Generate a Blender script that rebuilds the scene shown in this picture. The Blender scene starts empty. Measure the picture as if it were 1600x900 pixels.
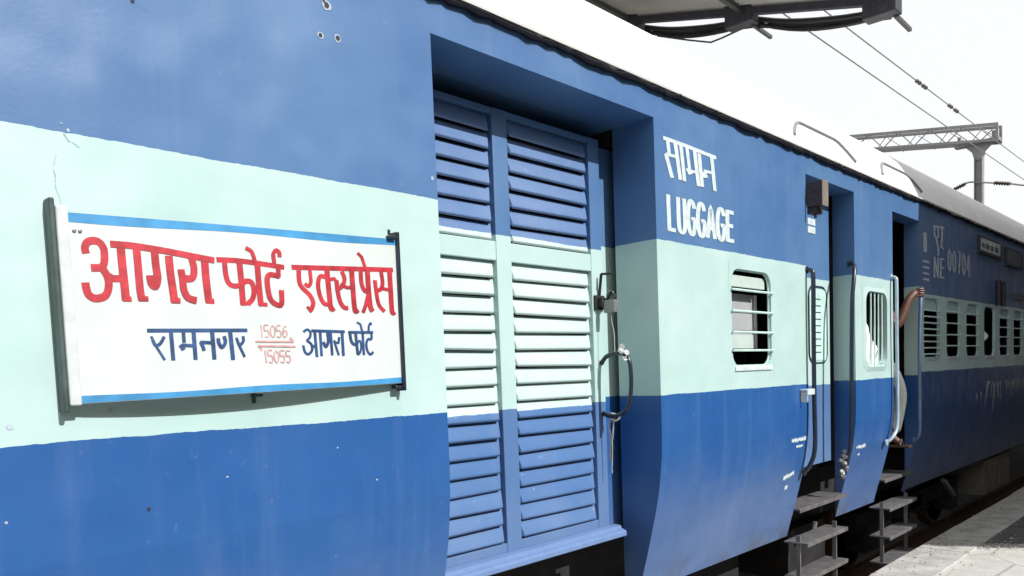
import bpy, bmesh, math, random
from mathutils import Vector, Matrix
random.seed(7)
R = math.radians
SC = bpy.context.scene
COL = SC.collection

# ------------------------------------------------------------------ camera, sky, sun, exposure
cam_d = bpy.data.cameras.new('camera')
cam = bpy.data.objects.new('camera', cam_d)
COL.objects.link(cam)
SC.camera = cam
CAM_X, CAM_Z, YAW, PITCH, ROLL, FPX, SHY = 2.3154, 1.65, 43.514, -3.9306, -2.1764, 1241.4727, 224.2181
_y, _p, _r = R(YAW), R(PITCH), R(ROLL)
_F = Vector((-math.sin(_y) * math.cos(_p), math.cos(_y) * math.cos(_p), math.sin(_p)))
_R = Vector((math.cos(_y), math.sin(_y), 0))
_U = _R.cross(_F)
_R2 = _R * math.cos(_r) + _U * math.sin(_r)
_U2 = -_R * math.sin(_r) + _U * math.cos(_r)
cam.matrix_world = Matrix(((_R2.x, _U2.x, -_F.x, CAM_X), (_R2.y, _U2.y, -_F.y, 0), (_R2.z, _U2.z, -_F.z, CAM_Z), (0, 0, 0, 1)))
cam_d.sensor_width = 36
cam_d.lens = 36 * FPX / 1600
cam_d.shift_y = SHY / 1600
cam_d.clip_start = 0.05
cam_d.clip_end = 5000

SUN_EL, SUN_AZ = 40.0, 5.0        # azimuth: degrees from +X towards +Y
W = bpy.data.worlds.new('World')
SC.world = W
W.use_nodes = True
wn = W.node_tree.nodes
sky = wn.new('ShaderNodeTexSky')
sky.sky_type = 'NISHITA'
sky.sun_disc = False
sky.sun_elevation = R(SUN_EL)
sky.sun_rotation = R(90 - SUN_AZ)
sky.dust_density = 6.0
sky.air_density = 1.0
sky.ozone_density = 1.0
hz = wn.new('ShaderNodeMixRGB')
hz.inputs['Fac'].default_value = 0.88
hz.inputs['Color2'].default_value = (9.6, 9.7, 9.8, 1)   # thin bright cloud veil
W.node_tree.links.new(sky.outputs[0], hz.inputs['Color1'])
W.node_tree.links.new(hz.outputs[0], wn['Background'].inputs[0])
wn['Background'].inputs[1].default_value = 0.095

sun_d = bpy.data.lights.new('sun', 'SUN')
sun_d.energy = 4.6
sun_d.angle = R(0.5)
sun_d.color = (1.0, 0.97, 0.925)
sun = bpy.data.objects.new('sun', sun_d)
COL.objects.link(sun)
_s = Vector((math.cos(R(SUN_EL)) * math.cos(R(SUN_AZ)), math.cos(R(SUN_EL)) * math.sin(R(SUN_AZ)), math.sin(R(SUN_EL))))
sun.rotation_euler = _s.to_track_quat('Z', 'Y').to_euler()
sun.location = (12, -4, 14)

SC.view_settings.view_transform = 'Standard'
SC.view_settings.look = 'None'
SC.view_settings.exposure = 0.25
SC.view_settings.gamma = 1.0
SC.view_settings.use_curve_mapping = False
try:
    SC.cycles.max_bounces = 6
    SC.cycles.diffuse_bounces = 4
except Exception:
    pass

LETTERS = {
 'agra': [([(0.7813, 2.0197), (0.7797, 2.0325), (0.7856, 2.046), (0.7996, 2.0526), (0.8155, 2.0502), (0.8258, 2.0354), (0.8269, 2.0144), (0.8242, 1.9945), (0.8159, 1.9833), (0.7933, 1.9809)], 0.0166, 0.0174), ([(0.8183, 1.9822), (0.8285, 1.9644), (0.8323, 1.9461), (0.8295, 1.9248), (0.8208, 1.9084), (0.8052, 1.9011), (0.7903, 1.9017), (0.7798, 1.9104), (0.7759, 1.9245), (0.7745, 1.9388)], 0.0171, 0.018), ([(0.8285, 1.9644), (0.8444, 1.9554), (0.8677, 1.9568)], 0.016, 0.0166), ([(0.87, 2.0461), (0.8705, 1.9967), (0.872, 1.9431), (0.873, 1.9001)], 0.0189, 0.0194), ([(0.8666, 1.902), (0.8862, 1.9021)], 0.0119, 0.0122), ([(0.8457, 2.0478), (0.8949, 2.0484), (0.9484, 2.0451), (1.0037, 2.0403), (1.0609, 2.0339), (1.131, 2.0266)], 0.0157, 0.0156), ([(0.9114, 2.0364), (0.9119, 1.9862), (0.9122, 1.9318), (0.9148, 1.9019)], 0.0178, 0.0181), ([(0.909, 1.9039), (0.9307, 1.9048)], 0.0122, 0.0124), ([(0.9599, 2.0338), (0.9603, 1.998), (0.9622, 1.965), (0.955, 1.9411), (0.9445, 1.9473), (0.9418, 1.9678)], 0.0183, 0.0183), ([(0.9521, 1.9588), (0.9555, 1.948)], 0.0194, 0.0194), ([(0.9984, 2.0259), (0.9995, 1.9785), (1.0023, 1.9367), (1.0042, 1.9017)], 0.0188, 0.0186), ([(0.9972, 1.9028), (1.0195, 1.9032)], 0.0129, 0.0127), ([(1.0648, 2.0257), (1.0688, 1.9975), (1.0643, 1.9743), (1.0535, 1.9679), (1.039, 1.9684)], 0.0172, 0.0166), ([(1.0303, 1.9905), (1.0329, 1.9638), (1.0339, 1.9355), (1.044, 1.9133), (1.0671, 1.9058)], 0.0176, 0.0171), ([(1.1029, 2.0172), (1.1029, 1.971), (1.1043, 1.9335), (1.106, 1.9045)], 0.0201, 0.0192), ([(1.0985, 1.9057), (1.1208, 1.9057)], 0.0138, 0.0132)],
 'fort': [([(1.1421, 2.0293), (1.203, 2.0315), (1.2639, 2.0295), (1.3637, 2.0236)], 0.0148, 0.0136), ([(1.1648, 2.0219), (1.1654, 1.989), (1.1716, 1.9637), (1.1879, 1.9543), (1.2122, 1.9579)], 0.0143, 0.0134), ([(1.2125, 2.0237), (1.2137, 1.9811), (1.2136, 1.9363), (1.2137, 1.9008)], 0.017, 0.0157), ([(1.2085, 1.9017), (1.233, 1.9042)], 0.0106, 0.0098), ([(1.2144, 1.9606), (1.2293, 1.9716), (1.2467, 1.9689), (1.2536, 1.9478), (1.2477, 1.921), (1.2309, 1.9034)], 0.0148, 0.0136), ([(1.2718, 2.0245), (1.2717, 1.9582), (1.273, 1.902)], 0.0168, 0.0153), ([(1.2681, 1.9026), (1.2942, 1.9029)], 0.011, 0.01), ([(1.2379, 2.0724), (1.2546, 2.0645), (1.2604, 2.0518), (1.2649, 2.0334)], 0.0116, 0.0106), ([(1.3438, 2.0202), (1.3421, 1.9931)], 0.014, 0.0124), ([(1.3443, 1.994), (1.3143, 1.997), (1.302, 1.9848), (1.3016, 1.9522), (1.3073, 1.9218), (1.3235, 1.9063), (1.3452, 1.906), (1.3488, 1.9489)], 0.0156, 0.0139), ([(1.3311, 2.0366), (1.3301, 2.0615), (1.3409, 2.0747), (1.3513, 2.0691), (1.3514, 2.0564)], 0.0122, 0.0109)],
 'exp': [([(1.3949, 2.0259), (1.5567, 2.0348), (1.8112, 2.0488)], 0.017, 0.0141), ([(1.4183, 2.0197), (1.4198, 1.9724), (1.4531, 1.9403), (1.4642, 1.9168), (1.4564, 1.8964), (1.4475, 1.8881)], 0.0148, 0.0128), ([(1.4401, 1.9018), (1.4501, 1.8922)], 0.0102, 0.0088), ([(1.4604, 2.0187), (1.4611, 1.9848), (1.4503, 1.969), (1.4384, 1.9763)], 0.0121, 0.0104), ([(1.5232, 2.0028), (1.4994, 2.0041), (1.4883, 1.9784), (1.4922, 1.9422), (1.5058, 1.9165), (1.5224, 1.913)], 0.0144, 0.0122), ([(1.5272, 2.0274), (1.5297, 1.9522), (1.5328, 1.9012), (1.5445, 1.9016)], 0.0175, 0.0148), ([(1.5324, 1.9952), (1.5546, 2.0007), (1.5645, 1.9869)], 0.0128, 0.0107), ([(1.5882, 2.0255), (1.5967, 2.0012), (1.5836, 1.9756), (1.5632, 1.9654)], 0.014, 0.0116), ([(1.5631, 1.995), (1.5645, 1.9622), (1.572, 1.9254), (1.5873, 1.9061), (1.6022, 1.9049)], 0.015, 0.0125), ([(1.578, 1.9815), (1.6075, 1.9736), (1.629, 1.9773)], 0.0121, 0.01), ([(1.6288, 2.0304), (1.6296, 1.9614), (1.6323, 1.8985), (1.6447, 1.8989)], 0.0175, 0.0144), ([(1.6674, 2.031), (1.6676, 1.993), (1.6791, 1.9682), (1.6989, 1.9649)], 0.0147, 0.0119), ([(1.6965, 2.0373), (1.6973, 1.9649), (1.7011, 1.9137), (1.7092, 1.899)], 0.0181, 0.0146), ([(1.6953, 1.9584), (1.6802, 1.9172), (1.6672, 1.8933)], 0.0137, 0.0111), ([(1.6599, 2.0945), (1.6757, 2.0823), (1.6882, 2.0473)], 0.0126, 0.0102), ([(1.7581, 2.0373), (1.7623, 1.9986), (1.7516, 1.9763), (1.7296, 1.97)], 0.0153, 0.0122), ([(1.728, 2.0052), (1.7319, 1.9623), (1.7402, 1.9217), (1.7634, 1.8995)], 0.0152, 0.0122), ([(1.7546, 1.9799), (1.7917, 1.9763)], 0.0133, 0.0105), ([(1.7968, 2.0421), (1.798, 1.97), (1.7994, 1.8998), (1.8105, 1.898)], 0.0191, 0.015)],
 'ram': [([(0.9233, 1.8165), (1.2191, 1.8219)], 0.0112, 0.0109), ([(0.9321, 1.8003), (0.9414, 1.7763), (0.9637, 1.7348)], 0.0072, 0.0073), ([(0.9353, 1.7903), (0.9423, 1.7753), (0.9557, 1.7814), (0.9671, 1.7996)], 0.0092, 0.0093), ([(0.9873, 1.8131), (0.9876, 1.7345)], 0.0113, 0.0112), ([(1.0226, 1.8136), (1.0223, 1.7847)], 0.0101, 0.0099), ([(1.0117, 1.7765), (1.0193, 1.7641)], 0.0126, 0.0124), ([(1.0149, 1.7765), (1.0528, 1.7745)], 0.0097, 0.0095), ([(1.0523, 1.814), (1.0517, 1.7359)], 0.0118, 0.0115), ([(1.0708, 1.785), (1.1079, 1.7835)], 0.0096, 0.0093), ([(1.0708, 1.785), (1.0764, 1.7724), (1.0785, 1.7619)], 0.0104, 0.0101), ([(1.1077, 1.8148), (1.1081, 1.7364)], 0.0122, 0.0117), ([(1.1438, 1.8025), (1.1461, 1.7854), (1.1345, 1.7704), (1.1257, 1.7832), (1.125, 1.7959)], 0.0108, 0.0103), ([(1.164, 1.8156), (1.1661, 1.7348)], 0.0126, 0.0119), ([(1.1825, 1.7986), (1.1892, 1.7769), (1.204, 1.7421)], 0.0079, 0.0074), ([(1.1863, 1.7856), (1.1915, 1.7769), (1.2039, 1.7879), (1.2049, 1.8031)], 0.0098, 0.0092)],
 'num': [([(1.2687, 1.801), (1.2682, 1.8381)], 0.0039, 0.0035), ([(1.2927, 1.8383), (1.2791, 1.8382), (1.2786, 1.8215), (1.2872, 1.8234), (1.2925, 1.8142), (1.2907, 1.8042), (1.2854, 1.8012), (1.2783, 1.8041)], 0.0039, 0.0036), ([(1.307, 1.8383), (1.2999, 1.8291), (1.2996, 1.8106), (1.3063, 1.8014), (1.3133, 1.8107), (1.3138, 1.8292), (1.307, 1.8383)], 0.004, 0.0036), ([(1.3363, 1.8385), (1.3223, 1.8384), (1.3212, 1.8218), (1.3301, 1.8238), (1.3352, 1.8146), (1.333, 1.8046), (1.3274, 1.8016), (1.3203, 1.8045)], 0.004, 0.0036), ([(1.3564, 1.8368), (1.3488, 1.8349), (1.3428, 1.8202), (1.3427, 1.8073), (1.3488, 1.8018), (1.3562, 1.8092), (1.3554, 1.8203), (1.3481, 1.8221), (1.3431, 1.8147)], 0.0041, 0.0036), ([(1.2768, 1.7227), (1.2736, 1.7613)], 0.0042, 0.0038), ([(1.298, 1.7607), (1.2845, 1.761), (1.2851, 1.7438), (1.2934, 1.7456), (1.2992, 1.7361), (1.2979, 1.7258), (1.293, 1.7227), (1.286, 1.7258)], 0.0042, 0.0038), ([(1.3122, 1.7604), (1.3056, 1.7511), (1.3063, 1.7322), (1.3131, 1.7228), (1.3195, 1.7322), (1.3193, 1.7509), (1.3122, 1.7604)], 0.0043, 0.0039), ([(1.3413, 1.7598), (1.3275, 1.7601), (1.3269, 1.7433), (1.3356, 1.7451), (1.3408, 1.7358), (1.3388, 1.7258), (1.3335, 1.7228), (1.3266, 1.7258)], 0.0043, 0.0039), ([(1.3634, 1.7593), (1.3494, 1.7596), (1.3482, 1.7431), (1.357, 1.7448), (1.362, 1.7356), (1.3596, 1.7258), (1.3542, 1.7229), (1.3472, 1.7258)], 0.0044, 0.0039), ([(1.2453, 1.7884), (1.3782, 1.7881)], 0.0052, 0.0047), ([(1.3681, 1.8026), (1.3678, 1.788)], 0.0038, 0.0034), ([(1.3688, 1.8031), (1.3776, 1.7881)], 0.0044, 0.0039), ([(1.2518, 1.7749), (1.3837, 1.7735)], 0.0052, 0.0047), ([(1.2533, 1.7755), (1.2629, 1.7595)], 0.0042, 0.0038), ([(1.263, 1.7739), (1.2629, 1.7587)], 0.0036, 0.0033)],
 'agra2': [([(1.4189, 1.8206), (1.4334, 1.8282), (1.444, 1.8204), (1.4424, 1.8047), (1.4291, 1.7924)], 0.0092, 0.008), ([(1.4291, 1.7924), (1.4448, 1.7805), (1.4462, 1.7619), (1.4316, 1.7485), (1.4189, 1.7548), (1.4137, 1.7761)], 0.0098, 0.0086), ([(1.4456, 1.7776), (1.4627, 1.7705)], 0.0086, 0.0075), ([(1.4617, 1.8236), (1.4631, 1.7403)], 0.0107, 0.0092), ([(1.4502, 1.8248), (1.582, 1.8239)], 0.011, 0.0093), ([(1.4826, 1.821), (1.4818, 1.743)], 0.0101, 0.0087), ([(1.5119, 1.8171), (1.5126, 1.7909), (1.5012, 1.7725), (1.493, 1.7879)], 0.0116, 0.0099), ([(1.5242, 1.8216), (1.5246, 1.7457)], 0.0103, 0.0088), ([(1.5579, 1.8044), (1.5531, 1.7853), (1.5394, 1.7881)], 0.0098, 0.0082), ([(1.5363, 1.794), (1.5443, 1.7661), (1.5514, 1.7455)], 0.0084, 0.0071), ([(1.5712, 1.8208), (1.5706, 1.7439)], 0.0113, 0.0095), ([(1.598, 1.8227), (1.7049, 1.8242)], 0.0103, 0.0085), ([(1.6042, 1.8192), (1.6076, 1.793), (1.6206, 1.7811), (1.6355, 1.7857)], 0.0109, 0.009), ([(1.6285, 1.8195), (1.631, 1.7721), (1.6324, 1.7474)], 0.011, 0.009), ([(1.6319, 1.7871), (1.6462, 1.7932), (1.6501, 1.7721), (1.6414, 1.751), (1.6324, 1.7474)], 0.0095, 0.0079), ([(1.6597, 1.8206), (1.6595, 1.7455)], 0.0111, 0.0091), ([(1.6381, 1.8569), (1.6524, 1.8506), (1.6585, 1.8251)], 0.0096, 0.0079), ([(1.6989, 1.8196), (1.6966, 1.8003), (1.6815, 1.7996), (1.6729, 1.7813), (1.6774, 1.7569), (1.6896, 1.7471), (1.7014, 1.7553)], 0.0105, 0.0086), ([(1.686, 1.824), (1.6897, 1.8469), (1.6974, 1.8562), (1.6997, 1.8501)], 0.009, 0.0073)],
 'samaan': [([(3.6757, 2.8693), (3.8841, 2.8683), (4.2198, 2.8595)], 0.0393, 0.0199), ([(3.7136, 2.8595), (3.7247, 2.799), (3.6964, 2.783)], 0.0339, 0.0178), ([(3.6938, 2.7863), (3.7471, 2.6768)], 0.0382, 0.0201), ([(3.7215, 2.7896), (3.8159, 2.7939)], 0.0316, 0.0165), ([(3.7876, 2.862), (3.8294, 2.6781)], 0.0379, 0.0196), ([(3.8432, 2.8609), (3.8729, 2.6771)], 0.0355, 0.0183), ([(3.9056, 2.857), (3.9261, 2.7501)], 0.0332, 0.0169), ([(3.9112, 2.7477), (3.9369, 2.725)], 0.0514, 0.0262), ([(3.9256, 2.7385), (4.0101, 2.7441)], 0.0307, 0.0155), ([(3.9845, 2.8557), (4.0192, 2.6718)], 0.0403, 0.0203), ([(4.0328, 2.8487), (4.0594, 2.6737)], 0.0378, 0.0188), ([(4.0834, 2.7635), (4.1787, 2.7667)], 0.0323, 0.0159), ([(4.0831, 2.7556), (4.0977, 2.7304)], 0.0542, 0.0269), ([(4.1708, 2.8488), (4.199, 2.6698)], 0.0394, 0.0193)],
 'lug': [([(3.7036, 2.5788), (3.709, 2.3943)], 0.0379, 0.0202), ([(3.7089, 2.3999), (3.7671, 2.4003)], 0.0383, 0.0203), ([(3.8009, 2.5782), (3.8042, 2.4409), (3.8198, 2.4006), (3.8528, 2.4008), (3.8669, 2.4412), (3.8641, 2.5779)], 0.0396, 0.0206), ([(3.9674, 2.5412), (3.9513, 2.572), (3.9211, 2.5722), (3.9024, 2.5232), (3.9038, 2.4468), (3.924, 2.4013), (3.9539, 2.4015), (3.9688, 2.4415), (3.9682, 2.4796), (3.9398, 2.4796)], 0.041, 0.021), ([(4.0734, 2.5409), (4.057, 2.5715), (4.0258, 2.5716), (4.006, 2.523), (4.0069, 2.4471), (4.0276, 2.4019), (4.0584, 2.4021), (4.0742, 2.4419), (4.0739, 2.4797), (4.0445, 2.4797)], 0.0424, 0.0213), ([(4.1076, 2.397), (4.148, 2.5764), (4.1897, 2.3976)], 0.0438, 0.0217), ([(4.1255, 2.4511), (4.1712, 2.4512)], 0.0438, 0.0217), ([(4.2971, 2.5402), (4.28, 2.5703), (4.2464, 2.5705), (4.2245, 2.5226), (4.2242, 2.4478), (4.2456, 2.4033), (4.2787, 2.4035), (4.2962, 2.4427), (4.2966, 2.4799), (4.265, 2.4799)], 0.0454, 0.0221), ([(4.3403, 2.5753), (4.3382, 2.3986)], 0.0465, 0.0224), ([(4.3402, 2.57), (4.4126, 2.5697)], 0.047, 0.0224), ([(4.3392, 2.4906), (4.4012, 2.4906)], 0.0469, 0.0225), ([(4.3382, 2.4039), (4.4097, 2.4044)], 0.047, 0.0225)],
 'ne': [([(8.3781, 2.4453), (8.379, 2.6384)], 0.0542, 0.0161), ([(8.379, 2.6384), (8.4955, 2.4487)], 0.0548, 0.0162), ([(8.4955, 2.4487), (8.4963, 2.6413)], 0.0554, 0.0163), ([(8.5812, 2.6435), (8.5806, 2.4512)], 0.0563, 0.0164), ([(8.5812, 2.6377), (8.6982, 2.6406)], 0.0569, 0.0165), ([(8.5809, 2.5513), (8.6818, 2.554)], 0.0568, 0.0165), ([(8.5806, 2.457), (8.6978, 2.4604)], 0.0569, 0.0166)],
 'dg': [([(8.8791, 2.7558), (8.8374, 2.7033), (8.8373, 2.5983), (8.879, 2.545), (8.921, 2.5972), (8.921, 2.703), (8.8791, 2.7558)], 0.0505, 0.0143), ([(9.0465, 2.7561), (9.0037, 2.7028), (9.0037, 2.5961), (9.0467, 2.542), (9.09, 2.595), (9.0898, 2.7025), (9.0465, 2.7561)], 0.0521, 0.0146), ([(9.1726, 2.7563), (9.2661, 2.7564), (9.2138, 2.539)], 0.0537, 0.0148), ([(9.3972, 2.7566), (9.3518, 2.7016), (9.3522, 2.5916), (9.3981, 2.5358), (9.4439, 2.5905), (9.4435, 2.7013), (9.3972, 2.7566)], 0.0554, 0.015), ([(9.6072, 2.5321), (9.6059, 2.7569), (9.5321, 2.6117), (9.6381, 2.6105)], 0.0573, 0.0153)],
 'pu': [([(8.3488, 2.9252), (8.6945, 2.9466)], 0.0668, 0.0195), ([(8.3891, 2.9256), (8.3887, 2.8373), (8.4978, 2.8402), (8.4899, 2.9285)], 0.0493, 0.0145), ([(8.4293, 2.8253), (8.4974, 2.7428), (8.5054, 2.6621)], 0.0607, 0.0178), ([(8.6235, 2.9389), (8.6289, 2.8533), (8.5949, 2.7516)], 0.0623, 0.0181), ([(8.5949, 2.7516), (8.6798, 2.7428)], 0.0512, 0.0148)],
}# ------------------------------------------------------------------ object helpers
def link(o, parent=None):
    COL.objects.link(o)
    if parent is not None:
        o.parent = parent
    return o

def tag(o, label=None, cat=None, group=None, kind=None):
    if label: o['label'] = label
    if cat: o['category'] = cat
    if group: o['group'] = group
    if kind: o['kind'] = kind
    return o

def empty(name, loc=(0, 0, 0), rz=0.0):
    o = bpy.data.objects.new(name, None)
    o.location = loc
    o.rotation_euler = (0, 0, rz)
    o.empty_display_size = 0.2
    return link(o)

class MB:
    """collects shapes for ONE mesh object"""
    def __init__(self):
        self.v = []; self.f = []; self.m = []; self.mi = 0
    def quad(self, *pts):
        n = len(self.v)
        self.v += [tuple(p) for p in pts]
        self.f.append(tuple(range(n, n + len(pts)))); self.m.append(self.mi)
    def box(self, x0, x1, y0, y1, z0, z1):
        n = len(self.v)
        self.v += [(x0, y0, z0), (x1, y0, z0), (x1, y1, z0), (x0, y1, z0), (x0, y0, z1), (x1, y0, z1), (x1, y1, z1), (x0, y1, z1)]
        for q in ((0, 3, 2, 1), (4, 5, 6, 7), (0, 1, 5, 4), (1, 2, 6, 5), (2, 3, 7, 6), (3, 0, 4, 7)):
            self.f.append(tuple(n + i for i in q)); self.m.append(self.mi)
    def bar(self, a, b, w, h=None, up=(0, 0, 1)):
        """square bar from a to b"""
        a = Vector(a); b = Vector(b); h = h or w
        d = (b - a).normalized(); u = Vector(up)
        if abs(d.dot(u)) > 0.98: u = Vector((1, 0, 0))
        s = d.cross(u).normalized(); t = s.cross(d)
        n = len(self.v)
        for p in (a, b):
            for i, j in ((-1, -1), (1, -1), (1, 1), (-1, 1)):
                self.v.append(tuple(p + s * (i * w / 2) + t * (j * h / 2)))
        for q in ((3, 2, 1, 0), (4, 5, 6, 7), (0, 1, 5, 4), (1, 2, 6, 5), (2, 3, 7, 6), (3, 0, 4, 7)):
            self.f.append(tuple(n + i for i in q)); self.m.append(self.mi)
    def tube(self, pts, r, seg=10, caps=True):
        P = [Vector(p) for p in pts]
        rs = r if isinstance(r, (list, tuple)) else [r] * len(P)
        n0 = len(self.v); prev = None
        for i, p in enumerate(P):
            d = ((P[min(i + 1, len(P) - 1)] - p).normalized() + (p - P[max(i - 1, 0)]).normalized())
            d = d.normalized() if d.length > 1e-6 else Vector((0, 0, 1))
            if prev is None:
                u = Vector((0, 0, 1)) if abs(d.z) < 0.9 else Vector((1, 0, 0))
                s = d.cross(u).normalized()
            else:
                s = (prev - d * prev.dot(d)).normalized()
            prev = s; t = d.cross(s)
            for k in range(seg):
                a = 2 * math.pi * k / seg
                self.v.append(tuple(p + (s * math.cos(a) + t * math.sin(a)) * rs[i]))
        for i in range(len(P) - 1):
            for k in range(seg):
                a = n0 + i * seg + k; b = n0 + i * seg + (k + 1) % seg
                self.f.append((a, b, b + seg, a + seg)); self.m.append(self.mi)
        if caps:
            self.f.append(tuple(n0 + k for k in reversed(range(seg)))); self.m.append(self.mi)
            e = n0 + (len(P) - 1) * seg
            self.f.append(tuple(e + k for k in range(seg))); self.m.append(self.mi)
    def lathe(self, c, axis, prof, seg=20):
        """prof: (distance along axis, radius)"""
        ax = Vector(axis).normalized()
        self.tube([Vector(c) + ax * a for a, _ in prof], [r for _, r in prof], seg)
    def prism(self, prof, y0, y1, n=1, wob=None):
        """closed profile of (x, z) extruded along y"""
        k = len(prof); n0 = len(self.v)
        for i in range(n + 1):
            y = y0 + (y1 - y0) * i / n
            for x, z in prof: self.v.append((x, y, z))
        for i in range(n):
            for j in range(k):
                a = n0 + i * k + j; b = n0 + i * k + (j + 1) % k
                self.f.append((a, a + k, b + k, b)); self.m.append(self.mi)
        self.f.append(tuple(n0 + j for j in range(k))); self.m.append(self.mi)
        self.f.append(tuple(n0 + n * k + j for j in reversed(range(k)))); self.m.append(self.mi)
    def build(self, name, mats, parent=None, smooth=False, bevel=0.0, fix=True):
        me = bpy.data.meshes.new(name)
        me.from_pydata(self.v, [], self.f)
        for mt in (mats if isinstance(mats, (list, tuple)) else [mats]): me.materials.append(mt)
        for p, i in zip(me.polygons, self.m): p.material_index = i
        if fix:
            bm = bmesh.new(); bm.from_mesh(me)
            bmesh.ops.remove_doubles(bm, verts=bm.verts, dist=1e-5)
            bmesh.ops.recalc_face_normals(bm, faces=bm.faces)
            bm.to_mesh(me); bm.free()
        if smooth:
            for p in me.polygons: p.use_smooth = True
            try: me.set_sharp_from_angle(angle=R(40))
            except Exception: pass
        o = bpy.data.objects.new(name, me)
        link(o, parent)
        if bevel:
            b = o.modifiers.new('bevel', 'BEVEL'); b.width = bevel; b.segments = 2; b.limit_method = 'ANGLE'
        return o

def smooth_line(pts, n=6):
    """Catmull-Rom through the points"""
    P = [Vector(p) for p in pts]
    if len(P) < 3: return P
    out = []
    for i in range(len(P) - 1):
        p0 = P[max(i - 1, 0)]; p1 = P[i]; p2 = P[i + 1]; p3 = P[min(i + 2, len(P) - 1)]
        for k in range(n):
            t = k / n
            out.append(0.5 * ((2 * p1) + (p2 - p0) * t + (2 * p0 - 5 * p1 + 4 * p2 - p3) * t * t + (3 * p1 - p0 - 3 * p2 + p3) * t ** 3))
    out.append(P[-1])
    return out

# ------------------------------------------------------------------ materials
def nt(name):
    m = bpy.data.materials.new(name); m.use_nodes = True
    n = m.node_tree.nodes; return m, n, m.node_tree.links, n['Principled BSDF']

def noise(n, l, scale, detail=4, rough=0.55, vec=None, stretch=None):
    t = n.new('ShaderNodeTexNoise')
    t.inputs['Scale'].default_value = scale; t.inputs['Detail'].default_value = detail; t.inputs['Roughness'].default_value = rough
    g = n.new('ShaderNodeNewGeometry').outputs['Position'] if vec is None else vec
    if stretch:
        mp = n.new('ShaderNodeMapping'); mp.inputs['Scale'].default_value = stretch
        l.new(g, mp.inputs['Vector']); g = mp.outputs[0]
    l.new(g, t.inputs['Vector'])
    return t.outputs['Fac']

def ramp(n, l, src, a, b, ca=(0, 0, 0, 1), cb=(1, 1, 1, 1)):
    r = n.new('ShaderNodeValToRGB')
    r.color_ramp.elements[0].position = a; r.color_ramp.elements[0].color = ca
    r.color_ramp.elements[1].position = b; r.color_ramp.elements[1].color = cb
    l.new(src, r.inputs['Fac']); return r.outputs['Color']

def mix(n, l, fac, a, b, mode='MIX'):
    m = n.new('ShaderNodeMixRGB'); m.blend_type = mode
    for s, k in ((fac, 'Fac'), (a, 'Color1'), (b, 'Color2')):
        if isinstance(s, (int, float)): m.inputs[k].default_value = s
        elif isinstance(s, tuple): m.inputs[k].default_value = (*s[:3], 1)
        else: l.new(s, m.inputs[k])
    return m.outputs[0]

def math_n(n, l, op, a, b):
    m = n.new('ShaderNodeMath'); m.operation = op
    for i, s in enumerate((a, b)):
        if isinstance(s, (int, float)): m.inputs[i].default_value = s
        else: l.new(s, m.inputs[i])
    return m.outputs[0]

def bump(n, l, b, h, strength, dist):
    k = n.new('ShaderNodeBump'); k.inputs['Strength'].default_value = strength; k.inputs['Distance'].default_value = dist
    l.new(h, k.inputs['Height']); l.new(k.outputs[0], b.inputs['Normal'])

def plain(name, col, rough=0.55, metal=0.0, var=0.12, scale=9.0, bstr=0.15, spec=0.5, dirt=None, dscale=3.0, damt=0.4):
    m, n, l, b = nt(name)
    f = noise(n, l, scale)
    lo = tuple(c * (1 - var) for c in col); hi = tuple(min(1, c * (1 + var)) for c in col)
    c = ramp(n, l, f, 0.3, 0.7, (*lo, 1), (*hi, 1))
    if dirt:
        d = ramp(n, l, noise(n, l, dscale, 6, 0.65), 0.48, 0.75)
        c = mix(n, l, math_n(n, l, 'MULTIPLY', d, damt), c, dirt)
    l.new(c, b.inputs['Base Color'])
    b.inputs['Roughness'].default_value = rough; b.inputs['Metallic'].default_value = metal
    b.inputs['Specular IOR Level'].default_value = spec
    if bstr: bump(n, l, b, noise(n, l, scale * 4, 5), bstr, 0.004)
    return m

BLUE_HI = (0.060, 0.143, 0.315)  # hazier than the lower blue: sky gloss and dust put into the colour
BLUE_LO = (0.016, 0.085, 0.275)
MINT = (0.385, 0.55, 0.535)

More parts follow.
